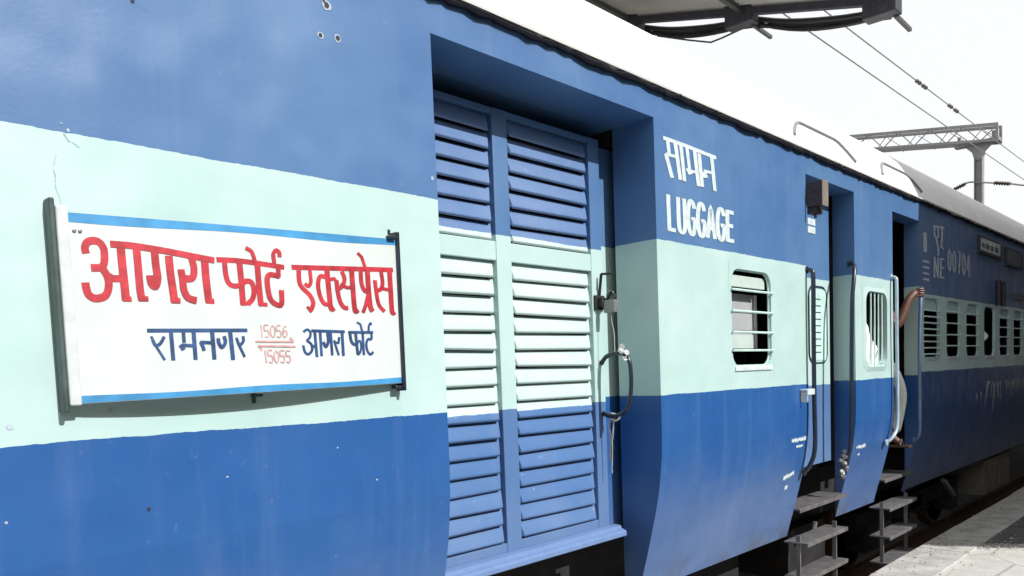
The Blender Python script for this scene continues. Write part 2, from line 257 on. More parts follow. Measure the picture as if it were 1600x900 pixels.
def livery(name, ztop, zbot, dusty=0.0, skirt=0.27, scuff=0.22, wave=0.55, rough=0.36, hi=BLUE_HI, lo=BLUE_LO, mint=MINT):
    """blue above ztop, pale band, blue below zbot; weathered enamel"""
    m, n, l, b = nt(name)
    g = n.new('ShaderNodeNewGeometry')
    s = n.new('ShaderNodeSeparateXYZ'); l.new(g.outputs['Position'], s.inputs[0])
    wob = math_n(n, l, 'MULTIPLY', math_n(n, l, 'SUBTRACT', noise(n, l, 3.0, 3), 0.5), 0.018)
    fine = math_n(n, l, 'MULTIPLY', math_n(n, l, 'SUBTRACT', noise(n, l, 40.0, 2), 0.5), 0.006)
    z = math_n(n, l, 'ADD', s.outputs['Z'], math_n(n, l, 'ADD', wob, fine))
    up = math_n(n, l, 'GREATER_THAN', z, ztop)
    dn = math_n(n, l, 'LESS_THAN', z, zbot)
    # cloudy pale patches: sky sheen and dust painted into the colour
    pat = ramp(n, l, noise(n, l, 1.1, 5, 0.6), 0.38, 0.66)
    hi2 = mix(n, l, pat, hi, tuple(min(1, c * k) for c, k in zip(hi, (1.42, 1.24, 1.10))))
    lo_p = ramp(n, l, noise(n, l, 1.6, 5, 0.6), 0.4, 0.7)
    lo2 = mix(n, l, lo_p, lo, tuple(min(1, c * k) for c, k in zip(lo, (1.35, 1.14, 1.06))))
    mi2 = mix(n, l, ramp(n, l, noise(n, l, 2.2, 5, 0.6), 0.35, 0.7), mint, tuple(min(1, c * k) for c, k in zip(mint, (1.16, 1.08, 1.10))))
    # platform reflection painted pale on the lower skirt, with dust
    low = n.new('ShaderNodeMapRange'); low.inputs['From Min'].default_value = 1.15; low.inputs['From Max'].default_value = 0.45
    l.new(math_n(n, l, 'ADD', s.outputs['Z'], math_n(n, l, 'MULTIPLY', math_n(n, l, 'SUBTRACT', noise(n, l, 1.7, 5, 0.6), 0.5), 0.9)), low.inputs['Value'])
    lo3 = mix(n, l, math_n(n, l, 'MULTIPLY', low.outputs[0], skirt), lo2, (0.27, 0.32, 0.42))
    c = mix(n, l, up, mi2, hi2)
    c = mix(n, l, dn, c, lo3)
    # vertical rain streaks and grime
    st = ramp(n, l, noise(n, l, 1.0, 6, 0.6, g.outputs['Position'], (1, 9.0, 0.7)), 0.52, 0.78)
    c = mix(n, l, math_n(n, l, 'MULTIPLY', st, 0.09), c, (0.32, 0.40, 0.48))
    gr = ramp(n, l, noise(n, l, 26.0, 6, 0.7), 0.63, 0.8)
    c = mix(n, l, math_n(n, l, 'MULTIPLY', gr, scuff), c, (0.45, 0.52, 0.60))
    dk = ramp(n, l, noise(n, l, 13.0, 7, 0.75), 0.68, 0.82)
    c = mix(n, l, math_n(n, l, 'MULTIPLY', dk, 0.35), c, (0.10, 0.11, 0.12))
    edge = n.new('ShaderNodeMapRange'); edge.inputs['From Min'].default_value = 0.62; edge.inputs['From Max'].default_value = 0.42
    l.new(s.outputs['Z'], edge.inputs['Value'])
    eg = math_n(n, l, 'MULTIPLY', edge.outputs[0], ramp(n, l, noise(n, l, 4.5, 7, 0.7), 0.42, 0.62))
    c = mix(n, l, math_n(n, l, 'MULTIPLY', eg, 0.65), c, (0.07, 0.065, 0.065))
    if dusty: c = mix(n, l, dusty, c, (0.20, 0.19, 0.17))
    l.new(c, b.inputs['Base Color'])
    rr = n.new('ShaderNodeMapRange'); rr.inputs['To Min'].default_value = rough - 0.07; rr.inputs['To Max'].default_value = rough + 0.16
    l.new(noise(n, l, 5.0, 5), rr.inputs['Value']); l.new(rr.outputs[0], b.inputs['Roughness'])
    h = math_n(n, l, 'ADD', math_n(n, l, 'MULTIPLY', noise(n, l, 1.9, 2), 1.0), math_n(n, l, 'MULTIPLY', noise(n, l, 60, 3), 0.012))
    bump(n, l, b, h, wave, 0.05)
    return m

M = {}
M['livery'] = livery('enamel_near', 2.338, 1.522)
M['livery_far'] = livery('enamel_far', 2.275, 1.552, skirt=0.15, hi=(0.078, 0.148, 0.30), lo=(0.021, 0.067, 0.21), mint=(0.42, 0.61, 0.60))  # enamel copy for the shaded section, its shaded look tuned into the colours
M['livery_door'] = livery('enamel_door', 2.305, 1.487, wave=0.12, scuff=0.6, hi=(0.085, 0.16, 0.335), lo=(0.064, 0.145, 0.325), mint=(0.42, 0.555, 0.53))
M['livery_leaf'] = livery('enamel_leaf', 2.30, 1.50, wave=0.2, lo=(0.075, 0.155, 0.33))
M['roof'] = plain('roof_white', (0.80, 0.80, 0.79), 0.6, var=0.05, scale=3, dirt=(0.42, 0.40, 0.36), dscale=1.3, damt=0.25)
M['seal_gap_shade'] = plain('black_seal_gap_shade', (0.007, 0.008, 0.014), 0.8, bstr=0.3, scale=20, spec=.2)
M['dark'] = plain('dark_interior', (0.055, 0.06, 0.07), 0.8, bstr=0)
M['black'] = plain('black_underframe', (0.012, 0.012, 0.014), 0.75, var=0.4, scale=6, dirt=(0.06, 0.05, 0.042), dscale=4, damt=0.5)
M['tread'] = plain('worn_steel_tread', (0.14, 0.137, 0.142), 0.6, metal=0.3, var=0.35, scale=14, bstr=0.6, dirt=(.07, .06, .055), dscale=7)
M['steel'] = plain('grey_steel', (0.23, 0.23, 0.24), 0.5, metal=0.5, var=0.2)
M['galv'] = plain('galvanised_grey', (0.25, 0.25, 0.26), 0.6, metal=0.2, var=0.15, scale=2)
M['rail_black'] = plain('black_enamel_tube', (0.014, 0.022, 0.038), 0.32, var=0.3, bstr=0.05)
M['rail_pale'] = plain('pale_enamel_tube', (0.36, 0.46, 0.54), 0.35, var=0.15, bstr=0.05)
M['rail_blue'] = plain('blue_enamel_tube', (0.16, 0.22, 0.38), 0.35, var=0.2, bstr=0.05)
M['mintbar'] = plain('mint_enamel_bar', (0.50, 0.70, 0.66), 0.4, var=0.15, bstr=0.05)
M['panel_grey'] = plain('grey_panel', (0.34, 0.35, 0.37), 0.6, var=0.08, bstr=0)
M['panel_pale'] = plain('pale_panel', (0.46, 0.54, 0.52), 0.5, var=0.08, bstr=0)
M['board'] = plain('sign_white', (0.54, 0.605, 0.60), 0.42, var=0.04, scale=4, bstr=0.05, dirt=(0.40, 0.44, 0.44), dscale=6, damt=0.30)
M['board_blue'] = plain('sign_border_blue', (0.05, 0.25, 0.50), 0.4, var=0.22, scale=12, bstr=0.03)
M['red'] = plain('sign_red', (0.40, 0.026, 0.040), 0.45, var=0.30, scale=28, bstr=0.05)
M['pink'] = plain('sign_faded_red', (0.50, 0.29, 0.29), 0.5, var=0.2, scale=40, bstr=0)
M['navy'] = plain('sign_navy', (0.022, 0.06, 0.17), 0.45, var=0.4, scale=30, bstr=0.05)
M['white_paint'] = plain('white_lettering', (0.52, 0.60, 0.62), 0.5, var=0.16, scale=22, bstr=0.05)
M['faded_paint'] = plain('faded_lettering', (0.40, 0.46, 0.56), 0.6, var=0.25, scale=25, bstr=0)
M['channel_light'] = plain('channel_grey_paint', (0.52, 0.56, 0.57), 0.45, var=0.12, scale=18)
M['channel_dark'] = plain('channel_dark_green', (0.045, 0.072, 0.066), 0.5, var=0.35, scale=16)
M['brown'] = plain('brown_enamel', (0.20, 0.17, 0.15), 0.5, var=0.2)
M['lampdark'] = plain('lamp_dark_brown', (0.035, 0.024, 0.024), 0.5, var=0.3)
M['paper'] = plain('white_paper', (0.82, 0.80, 0.78), 0.8, var=0.06, bstr=0.2)
M['string'] = plain('pale_string', (0.42, 0.42, 0.38), 0.9, var=0.2, bstr=0)
M['cable'] = plain('black_cable', (0.016, 0.016, 0.018), 0.5, bstr=0)
M['wire'] = plain('weathered_wire', (0.16, 0.16, 0.17), 0.6, metal=0.3, bstr=0)
M['insul'] = plain('brown_insulator', (0.05, 0.035, 0.03), 0.3, bstr=0)
M['cloth'] = plain('white_cloth', (0.80, 0.79, 0.78), 0.9, var=0.06, bstr=0.4, scale=20)
M['skin'] = plain('brown_skin', (0.11, 0.05, 0.033), 0.5, var=0.12, bstr=0.05)
M['trouser'] = plain('grey_cotton', (0.13, 0.145, 0.14), 0.9, var=0.2, scale=18, bstr=0.5)
M['shirt'] = plain('maroon_shirt', (0.16, 0.05, 0.06), 0.9, var=0.2, scale=18, bstr=0.4)
M['hair'] = plain('black_hair', (0.012, 0.010, 0.010), 0.5, bstr=0.3)
M['leather'] = plain('brown_sandal', (0.05, 0.03, 0.02), 0.6)
M['hole'] = plain('screw_hole', (0.015, 0.02, 0.03), 0.7, bstr=0)
M['chip'] = plain('bare_primer', (0.36, 0.42, 0.50), 0.7, var=0.2, scale=40, bstr=0)
M['crack'] = plain('crack_grey', (0.25, 0.40, 0.38), 0.8, var=0.3, scale=60, bstr=0)
M['streak'] = plain('painted_sky_glint', (0.50, 0.50, 0.50), 0.8, var=0.4, scale=30, bstr=0)
M['slot_white'] = plain('slot_board_white', (0.52, 0.54, 0.56), 0.6, var=0.3, scale=10, bstr=0)
M['slot_grey'] = plain('slot_board_grey', (0.10, 0.11, 0.15), 0.6, var=0.15, bstr=0)
M['battery'] = plain('grey_battery_box', (0.20, 0.19, 0.17), 0.7, var=0.2, dirt=(0.08, 0.07, 0.06))
M['rust'] = plain('rusty_rail', (0.12, 0.075, 0.05), 0.6, metal=0.4, var=0.3)
M['purlin'] = plain('dark_purlin', (0.05, 0.055, 0.05), 0.6, var=0.2)
M['truss'] = plain('dark_truss_paint', (0.030, 0.032, 0.045), 0.6, var=0.3)

def sheet_mat():
    m, n, l, b = nt('corrugated_sheet')
    c = ramp(n, l, noise(n, l, 1.5, 6, 0.65), 0.3, 0.75, (0.26, 0.26, 0.25, 1), (0.40, 0.40, 0.385, 1))
    st = ramp(n, l, noise(n, l, 1.0, 5, 0.6, None, (0.5, 8, 1)), 0.5, 0.8)
    c = mix(n, l, math_n(n, l, 'MULTIPLY', st, 0.5), c, (0.12, 0.105, 0.09))
    l.new(c, b.inputs['Base Color']); b.inputs['Roughness'].default_value = 0.6
    return m
M['sheet'] = sheet_mat()

def platform_mat():
    m, n, l, b = nt('platform_concrete')
    c = ramp(n, l, noise(n, l, 2.2, 9, 0.7), 0.3, 0.72, (0.42, 0.41, 0.385, 1), (0.62, 0.61, 0.575, 1))
    sp = ramp(n, l, noise(n, l, 42, 6, 0.7), 0.56, 0.72)
    c = mix(n, l, math_n(n, l, 'MULTIPLY', sp, 0.45), c, (0.22, 0.20, 0.17))
    st = ramp(n, l, noise(n, l, 0.9, 6, 0.65), 0.55, 0.7)
    c = mix(n, l, math_n(n, l, 'MULTIPLY', st, 0.35), c, (0.27, 0.25, 0.22))
    v = n.new('ShaderNodeTexVoronoi'); v.feature = 'DISTANCE_TO_EDGE'; v.inputs['Scale'].default_value = 1.1
    g = n.new('ShaderNodeNewGeometry'); l.new(g.outputs['Position'], v.inputs['Vector'])
    ck = ramp(n, l, v.outputs['Distance'], 0.002, 0.012, (1, 1, 1, 1), (0, 0, 0, 1))
    c = mix(n, l, math_n(n, l, 'MULTIPLY', ck, 0.5), c, (0.13, 0.12, 0.11))
    l.new(c, b.inputs['Base Color']); b.inputs['Roughness'].default_value = 0.85
    bump(n, l, b, noise(n, l, 30, 8, 0.7), 0.7, 0.012)
    return m
M['platform'] = platform_mat()
def ground_mat(name, a, c2, sc):
    m, n, l, b = nt(name)
    c = ramp(n, l, noise(n, l, sc, 9, 0.7), 0.3, 0.7, (*a, 1), (*c2, 1))
    l.new(c, b.inputs['Base Color']); b.inputs['Roughness'].default_value = 0.95
    bump(n, l, b, noise(n, l, sc * 2, 8, 0.75), 1.0, 0.03)
    return m
M['ballast'] = ground_mat('ballast_stone', (0.035, 0.032, 0.03), (0.10, 0.09, 0.08), 18)
M['earth'] = ground_mat('dry_earth', (0.17, 0.14, 0.10), (0.28, 0.24, 0.18), 1.5)
M['coping'] = plain('coping_stone', (0.42, 0.41, 0.39), 0.85, var=0.25, scale=5, dirt=(0.2, 0.18, 0.16), bstr=0.6)

# ------------------------------------------------------------------ the setting
def sheet(name, x0, x1, y0, y1, z, mat):
    mb = MB(); mb.quad((x0, y0, z), (x1, y0, z), (x1, y1, z), (x0, y1, z))
    return tag(mb.build(name, mat), kind='structure')
ZG = -0.80
sheet('ground', -1500, 1500, -1500, 1500, ZG - 0.06, M['earth'])
mb = MB(); mb.prism([(0.0, ZG), (-4.4, ZG), (-3.9, ZG + 0.2), (-0.1, ZG + 0.2)], -40, 160)
tag(mb.build('ballast', M['ballast']), kind='structure')
mb = MB(); mb.box(0.16, 14, -40, 160, ZG - 0.1, 0.0)
tag(mb.build('platform', M['platform']), kind='structure')
mb = MB()
y = -20.0
while y < 80:
    dx = random.uniform(-0.006, 0.006)
    mb.box(0.115 + dx, 0.52 + dx, y, y + 1.18, -0.16, 0.012 + random.uniform(-0.003, 0.003)); y += 1.195
tag(mb.build('platform_edge', M['coping'], bevel=0.008), kind='structure')
for xr in (-0.79, -2.46):
    mb = MB()
    mb.prism([(xr - 0.07, ZG + 0.2), (xr + 0.07, ZG + 0.2), (xr + 0.02, ZG + 0.235), (xr + 0.02, ZG + 0.31), (xr + 0.035, ZG + 0.33), (xr + 0.035, ZG + 0.36), (xr - 0.035, ZG + 0.36), (xr - 0.035, ZG + 0.33), (xr - 0.02, ZG + 0.31), (xr - 0.02, ZG + 0.235)], -40, 160)
    tag(mb.build('track_rail', M['rust']), kind='structure')

# dark asphalt along the shade line, its tone deepening the shade down the platform
M['asphalt'] = ground_mat('shade_dark_asphalt', (0.075, 0.073, 0.07), (0.16, 0.155, 0.15), 7)
def asph(x): return 7.70 + .62 * (min(x, 3.0) - .12)
mb = MB(); rnd = random.Random(11); ex = []
x = 0.50
while x < 13.9:
    ex.append((x, asph(x) + rnd.gauss(0, .018))); x += rnd.uniform(.012, .04) if x < 3 else .5
ex.append((13.9, asph(13.9)))
for (xa_, ya_), (xb_, yb_) in zip(ex, ex[1:]): mb.quad((xa_, ya_, .006), (xb_, yb_, .006), (xb_, 150, .006), (xa_, 150, .006))
tag(mb.build('shade_asphalt_sheet', M['asphalt']), kind='structure')

# leaf litter and grit along the platform edge
mb = MB()
for i in range(1500):
    if i < 420:
        x = 0.12 + abs(random.gauss(0, 0.30)); yy = 5.5 + 4.5 * random.random()
    else:
        x = 0.13 + 2.0 * random.random(); yy = asph(x) - .03 - abs(random.gauss(0, .10)) + (.16 if random.random() < .12 else 0)
    s = random.uniform(0.005, 0.014) * (1.5 if random.random() < .08 else 1)
    a = random.uniform(0, 6.28); h = s * random.uniform(0.3, 0.8)
    c, sn = math.cos(a), math.sin(a)
    pts = [(x + s * c, yy + s * sn, .0135), (x - s * .6 * sn, yy + s * .6 * c, .0135), (x - s * c * .8, yy - s * sn * .8, .0135), (x + s * .7 * sn, yy - s * .7 * c, .0135)]
    top = (x + random.uniform(-.3, .3) * s, yy + random.uniform(-.3, .3) * s, .0135 + h)
    mb.mi = 0 if random.random() < .6 else 1
    for k in range(4): mb.quad(pts[k], pts[(k + 1) % 4], top)
grit = mb.build('litter', [M['coping'], plain('dry_leaf', (0.22, 0.16, 0.09), 0.9, var=0.4)], fix=False)
tag(grit, 'grit and dry leaf litter along the sunlit platform edge', 'litter', kind='stuff')

# ------------------------------------------------------------------ the coach
coach = tag(empty('railway_coach', (-1.62, 4.0, ZG + 0.36)), 'blue railway coach with a pale mint band, white roof and louvred luggage door', 'train coach')
def P_(o):
    """parent to the coach, keeping world coordinates of the mesh"""
    o.parent = coach; o.location = -coach.location; return o
Y0, Y1 = -14.0, 27.0
YS = 7.93                     # far jamb of the open doorway: the far section starts
# outer side section: z -> x
SEC = [(3.095, 0.0), (2.955, 0.0), (1.52, 0.004), (1.32, 0.004), (1.20, 0.0), (1.10, -0.010), (1.0, -0.024), (0.897, -0.045), (0.77, -0.077), (0.65, -0.108), (0.53, -0.142), (0.43, -0.168)]
def sx(z):
    for (za, xa), (zb, xb) in zip(SEC, SEC[1:]):
        if za >= z >= zb: return xa + (xb - xa) * (za - z) / (za - zb)
    return SEC[0][1] if z > SEC[0][0] else SEC[-1][1]
DOORS = [(2.073, 3.585, 0.43, 2.957, 0.262), (5.455, 6.34, 0.43, 2.963, 0.165), (7.205, YS, 0.43, 2.925, 0.132)]
WIN = [(4.375, 4.895, 1.662, 2.247)]
WIN2 = (6.515, 7.055, 1.60, 2.245)
FARW = [(8.05 + 0.728 * k, 8.05 + 0.728 * k + 0.49, 1.682, 2.246) for k in range(24)]
FARW = [w for w in FARW if w[1] < Y1 - 1]
NEARW = []
HOLES = WIN + [WIN2] + FARW

def rrect(y0, y1, z0, z1, r, k=5):
    pts = []
    for cy, cz, a0 in ((y1 - r, z1 - r, 0), (y0 + r, z1 - r, 90), (y0 + r, z0 + r, 180), (y1 - r, z0 + r, 270)):
        for i in range(k + 1):
            a = R(a0 + 90 * i / k); pts.append((cy + r * math.cos(a), cz + r * math.sin(a), a0, i))
    return pts

ys = sorted(set([Y0, Y1, YS] + [v for d in DOORS for v in d[:2]] + [v for w in HOLES for v in (w[0] - 0.03, w[1] + 0.03)]))
zs = sorted(set([z for z, _ in SEC] + [d[3] for d in DOORS] + [1.58, 2.275]))
mb = MB()
def hole_in(ya, yb):
    for w in HOLES:
        if abs(w[0] - 0.03 - ya) < 1e-6: return w
    return None
for ya, yb in zip(ys, ys[1:]):
    for za, zb in zip(zs, zs[1:]):
        ym, zm = (ya + yb) / 2, (za + zb) / 2
        mb.mi = 1 if ym > YS else 0
        if any(d[0] < ym < d[1] and d[2] < zm < d[3] for d in DOORS): continue
        if hole_in(ya, yb) and 1.58 <= zm <= 2.275: continue
        n = max(1, int((yb - ya) / 0.6))
        for i in range(n):
            p = ya + (yb - ya) * i / n; q = ya + (yb - ya) * (i + 1) / n
            mb.quad((sx(za), p, za), (sx(za), q, za), (sx(zb), q, zb), (sx(zb), p, zb))
for w in HOLES:                                   # plate with a rounded opening, and its reveal
    mb.mi = 1 if w[0] > YS else 0
    a0, a1, b0, b1 = w[0] - 0.03, w[1] + 0.03, 1.58, 2.275
    inner = rrect(w[0], w[1], w[2], w[3], 0.085)
    cn = {0: (a1, b1), 90: (a0, b1), 180: (a0, b0), 270: (a1, b0)}
    m = len(inner)
    for i in range(m):
        y_, z_, a, k = inner[i]; y2, z2, a2, k2 = inner[(i + 1) % m]
        c1, c2 = cn[a], cn[a2]
        x_ = 0.003
        if c1 == c2: mb.quad((x_, y_, z_), (x_, c1[0], c1[1]), (x_, y2, z2))
        else: mb.quad((x_, y_, z_), (x_, c1[0], c1[1]), (x_, c2[0], c2[1]), (x_, y2, z2))
        mb.quad((x_, y_, z_), (x_, y2, z2), (-0.018, y2, z2), (-0.018, y_, z_))
for (ya, yb, za, zb, dep) in DOORS:               # jambs and soffits of the doorways
    mb.mi = 0
    zz = [z for z in zs if za - 1e-6 <= z <= zb + 1e-6]
    for p, q in zip(zz, zz[1:]):
        for yj in (ya, yb):
            dd = dep if yj == yb else max(dep, 0.16)
            mb.quad((sx(p), yj, p), (sx(q), yj, q), (-dd, yj, q), (-dd, yj, p))
    ds = .58 if ya < 3 else dep + .02
    mb.quad((sx(zb), ya, zb), (sx(zb), yb, zb), (-ds, yb, zb), (-ds, ya, zb))
side = P_(mb.build('side_wall', [M['livery'], M['livery_far']]))
for p in side.data.polygons: p.use_smooth = False

# hidden shell: far side, ends, floor and ceiling
mb = MB()
mb.quad((-3.24, Y0, .43), (-3.24, Y1, .43), (-3.24, Y1, 3.1), (-3.24, Y0, 3.1))
for yy in (Y0, Y1): mb.quad((-.17, yy, .43), (-3.24, yy, .43), (-3.24, yy, 3.1), (0, yy, 3.1))
P_(mb.build('body_shell', M['livery']))
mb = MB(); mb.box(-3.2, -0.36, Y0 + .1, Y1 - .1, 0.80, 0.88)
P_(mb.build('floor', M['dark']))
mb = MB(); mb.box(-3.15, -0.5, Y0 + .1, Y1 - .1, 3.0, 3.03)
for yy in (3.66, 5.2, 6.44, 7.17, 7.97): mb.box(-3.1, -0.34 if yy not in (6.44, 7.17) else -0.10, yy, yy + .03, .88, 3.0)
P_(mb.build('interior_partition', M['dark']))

# roof
PROF = [(0.012, 3.105), (-.03, 3.20), (-.10, 3.345), (-.2, 3.495), (-.32, 3.607), (-.5, 3.722), (-.75, 3.815), (-1.1, 3.885), (-1.62, 3.93)]
full = PROF + [(-3.24 - x, z) for x, z in reversed(PROF[:-1])]
mb = MB()
NY = 82
for i in range(NY):
    ya = Y0 + (Y1 - Y0) * i / NY; yb = Y0 + (Y1 - Y0) * (i + 1) / NY
    for (xa, za), (xb, zb) in zip(full, full[1:]): mb.quad((xa, ya, za), (xa, yb, za), (xb, yb, zb), (xb, ya, zb))
for yy in (Y0, Y1): mb.quad(*[(x, yy, z) for x, z in full])
roof = P_(mb.build('roof', M['roof'], smooth=True))
def roof_at(t):
    """point of the roof skin at height t"""
    for (xa, za), (xb, zb) in zip(PROF, PROF[1:]):
        if za <= t <= zb: return xa + (xb - xa) * (t - za) / (zb - za)
    return 0
for ya, yb in ((5.36, 6.47), (7.07, 8.11)):
    pts = []
    for k in range(25):
        u = k / 24; e = min(1, 4.2 * min(u, 1 - u)); e = math.sin(e * math.pi / 2)
        z = 3.215 + 0.145 * e
        pts.append((roof_at(z) + 0.006, ya + (yb - ya) * u, z))
    mb = MB(); mb.tube(pts, 0.013, 6)
    s_ = mb.build('rain_strip', M['galv'], smooth=True); s_.parent = roof
# black strip under the roof edge: sealant plus painted-in gap shadow
mb = MB(); pts = []; rs = []
yy = Y0
while yy < Y1:
    pts.append((0.012 + random.uniform(-.002, .002), yy, 3.098 + random.gauss(0, .0035)))
    rs.append(0.0150 * random.choice((.55, .8, .9, 1, 1, 1.2, 1.5)) * (0.8 if yy > 8 else 1)); yy += random.uniform(.02, .09)
mb.tube(pts, rs, 7)
P_(mb.build('gutter_seal_gap_shade', M['seal_gap_shade']))
mb = MB()
mb.prism([(0.0, 3.118), (0.03, 3.112), (0.034, 3.122), (0.0, 3.14)], Y0, Y1, 40)
P_(mb.build('roof_edge', M['roof']))

# --------------------------------------------- luggage door
XL = -0.25
mb = MB()
LY0, LYM0, LYM1, LY1 = 2.02, 2.645, 2.744, 3.442
RP0 = 3.352                                            # right stile starts
mb.box(XL - .04, XL, LYM0, LYM1, .80, 2.872)            # centre stile
mb.box(XL - .04, XL, RP0, LY1, .80, 2.872)              # right stile
mb.box(XL - .04, XL, LY0, 2.08, .80, 2.872)             # left stile
for a, b in ((2.08, LYM0), (LYM1, RP0)):
    mb.box(XL - .04, XL - .004, a, b, 2.845, 2.872)     # top rail
    mb.box(XL - .04, XL - .003, a, b, 2.185, 2.272)    # middle rail
    mb.box(XL - .04, XL - .002, a, b, .80, .872)       # bottom rail
ldoor = P_(mb.build('luggage_door', M['livery_leaf'], bevel=0.003))
def slat(mb, a, b, zt, zb, out):
    """one pressed louvre: skin bulges out towards its lower lip, ends close with a slant"""
    x0 = XL - 0.030
    prof = [(0.0, 0.0), (0.15, 0.26), (0.40, 0.56), (0.68, 0.82), (0.86, 0.96), (0.95, 1.0), (1.0, 0.95)]
    zt += random.uniform(-.0015, .0015); H = zt - zb - 0.009; sag = random.uniform(-.003, .003)
    e = 0.028
    n0 = []
    for t, o in prof:
        z = zt - t * H; x = x0 + out * o
        ins = e * (1 - 0.55 * t) * 0.0 + e * t * 0.0
        n0.append(((x, a + e * o * .55, z + sag * t), (x + sag * t, b - e * o * .85, z - sag * t)))
    for (p, q), (r, s) in zip(n0, n0[1:]): mb.quad(p, q, s, r)
    for k in (0, 1):                                    # slanted ends down to the sheet
        for (pp, rr) in zip(n0, n0[1:]):
            p, r = pp[k], rr[k]; yb_ = a if k == 0 else b
            mb.quad(p, r, (x0 - .004, yb_, r[2]), (x0 - .004, yb_, p[2]))
    p, q = n0[-1]                                       # rolled lip
    mb.quad(p, q, (q[0] - .006, q[1], q[2] - .006), (p[0] - .006, p[1], p[2] - .006))
    mb.quad((q[0] - .006, q[1], q[2] - .006), (p[0] - .006, p[1], p[2] - .006), (p[0] - .012, p[1], p[2] + .004), (q[0] - .012, q[1], q[2] + .004))
for a, b in ((2.084, LYM0 - .003), (LYM1 + .003, RP0 - .003)):
    mb = MB()
    zt = 2.843; k = 0
    while zt > 2.30:
        p = 0.0813 + random.uniform(-.0015, .0015) if zt > 2.40 else zt - 2.274
        slat(mb, a, b, zt, zt - p, .028 + random.uniform(-.003, .003)); zt -= p
        if zt < 2.29: break
    zt = 2.182
    NS = 16; p = (zt - .876) / NS
    for k in range(NS):
        slat(mb, a, b, zt, zt - p, .028 + random.uniform(-.004, .004)); zt -= p
    lv = mb.build('louvre_panel', M['livery_door'], fix=False); lv.parent = ldoor
    mb = MB(); mb.box(XL - .065, XL - .058, a, b, .80, 2.872)
    bk = mb.build('louvre_shade_backing', M['seal_gap_shade']); bk.parent = ldoor  # black backing: shade in the louvre slots put into its colour
mb = MB(); mb.prism([(-.27, .770), (-.175, .770), (-.168, .775), (-.168, .796), (-.178, .804), (-.20, .812), (-.205, .826), (-.245, .830), (-.245, .80), (-.27, .80)], 2.076, 3.485)
P_(mb.build('door_sill', plain('sill_blue', (0.13, 0.21, 0.40), 0.4, var=0.08, scale=14), bevel=0.002))
mb = MB(); mb.box(-.60, -.56, 2.0, 3.64, 2.5, 3.0); o_ = P_(mb.build('door_header_shade_plate', M['dark']))  # dark back plate: deep shadow above the leaf put into its colour
mb = MB(); mb.box(-.42, -.310, 2.0, 3.68, .80, 2.86); 
P_(mb.build('door_recess', M['livery']))
# D handle, hasp and padlock on the right stile
yh = 3.405
mb = MB()
mb.tube(smooth_line([(-.245, yh, 1.70), (-.215, yh, 1.735), (-.16, yh, 1.752), (-.10, yh, 1.745), (-.068, yh, 1.715), (-.058, yh, 1.65), (-.060, yh, 1.56), (-.075, yh, 1.485), (-.105, yh, 1.445), (-.16, yh, 1.425), (-.21, yh, 1.425), (-.245, yh, 1.44)], 5), 0.0115, 10)
o_ = mb.build('door_handle', M['rail_black'], smooth=True); o_.parent = ldoor
mb = MB()
mb.box(-.25, -.236, 3.36, 3.44, 1.985, 2.06); mb.box(-.236, -.205, 3.375, 3.425, 2.0, 2.045)
mb.bar((-.24, 3.40, 2.06), (-.225, 3.40, 2.17), .012); mb.bar((-.225, 3.40, 2.17), (-.16, 3.40, 2.165), .012)
mb.tube([(-.19, 3.40, 2.035), (-.16, 3.40, 2.075), (-.135, 3.40, 2.035)], .008, 8)
o_ = mb.build('hasp', M['black'], bevel=.002); o_.parent = ldoor
mb = MB(); mb.box(-.205, -.135, 3.385, 3.415, 1.965, 2.03)
mb.tube(smooth_line([(-.192, 3.40, 2.03), (-.188, 3.40, 2.065), (-.17, 3.40, 2.075), (-.152, 3.40, 2.065), (-.148, 3.40, 2.03)], 4), .0055, 8)
o_ = mb.build('padlock', M['steel'], bevel=.004); o_.parent = ldoor

# --------------------------------------------- windows of the coach
def grille(mb, y0, y1, zz, r=.0075, x=.012):
    for z in zz:
        mb.tube([(x, y0 - .012, z), (x, y1 + .014, z)], r, 6)
def add_window(w, bars, kind, mat_frame):
    y0, y1, z0, z1 = w
    mb = MB()
    inner = rrect(y0 + .008, y1 - .008, z0 + .008, z1 - .008, .078); outer = rrect(y0 - .01, y1 + .01, z0 - .01, z1 + .01, .09)
    m = len(inner)
    for i in range(m):
        a, b = outer[i], outer[(i + 1) % m]; c, d = inner[(i + 1) % m], inner[i]
        mb.quad((-.012, a[0], a[1]), (-.012, b[0], b[1]), (-.012, c[0], c[1]), (-.012, d[0], d[1]))
        mb.quad((-.012, d[0], d[1]), (-.012, c[0], c[1]), (-.02, c[0], c[1]), (-.02, d[0], d[1]))
    win = P_(mb.build('window', mat_frame))
    if bars:
        mb = MB(); grille(mb, y0, y1, bars)
        o = mb.build('window_bars', M['mintbar'], smooth=True); o.parent = win
    if kind in ('half', 'louvre'):                 # raised shutter at the top
        mb = MB(); mb.box(-.040, -.024, y0 + .005, y1 - .005, z1 - .115, z1 + .02)
        o = mb.build('shutter', mat_frame); o.parent = win
    return win
nw = add_window(WIN[0], [2.120, 1.993, 1.868, 1.757], 'none', M['mintbar'])
mb = MB(); mb.box(-.045, -.03, 4.39, 4.875, 2.145, 2.215)
o_ = mb.build('shutter', M['panel_pale'], bevel=.003); o_.parent = nw
mb = MB(); mb.box(-.135, -.12, 4.20, 4.915, 1.775, 2.12); mb.mi = 1; mb.box(-.1195, -.114, 4.20, 4.905, 1.775, 1.862); mb.mi = 2; mb.box(-.1195, -.112, 4.905, 4.93, 1.775, 2.12)
o_ = mb.build('blank_panel', [M['panel_grey'], M['panel_pale'], M['paper']]); o_.parent = nw
mb = MB(); mb.box(-.012, .012, 4.40, 4.89, 1.632, 1.660)
o_ = mb.build('sill', M['white_paint'], bevel=.004); o_.parent = nw
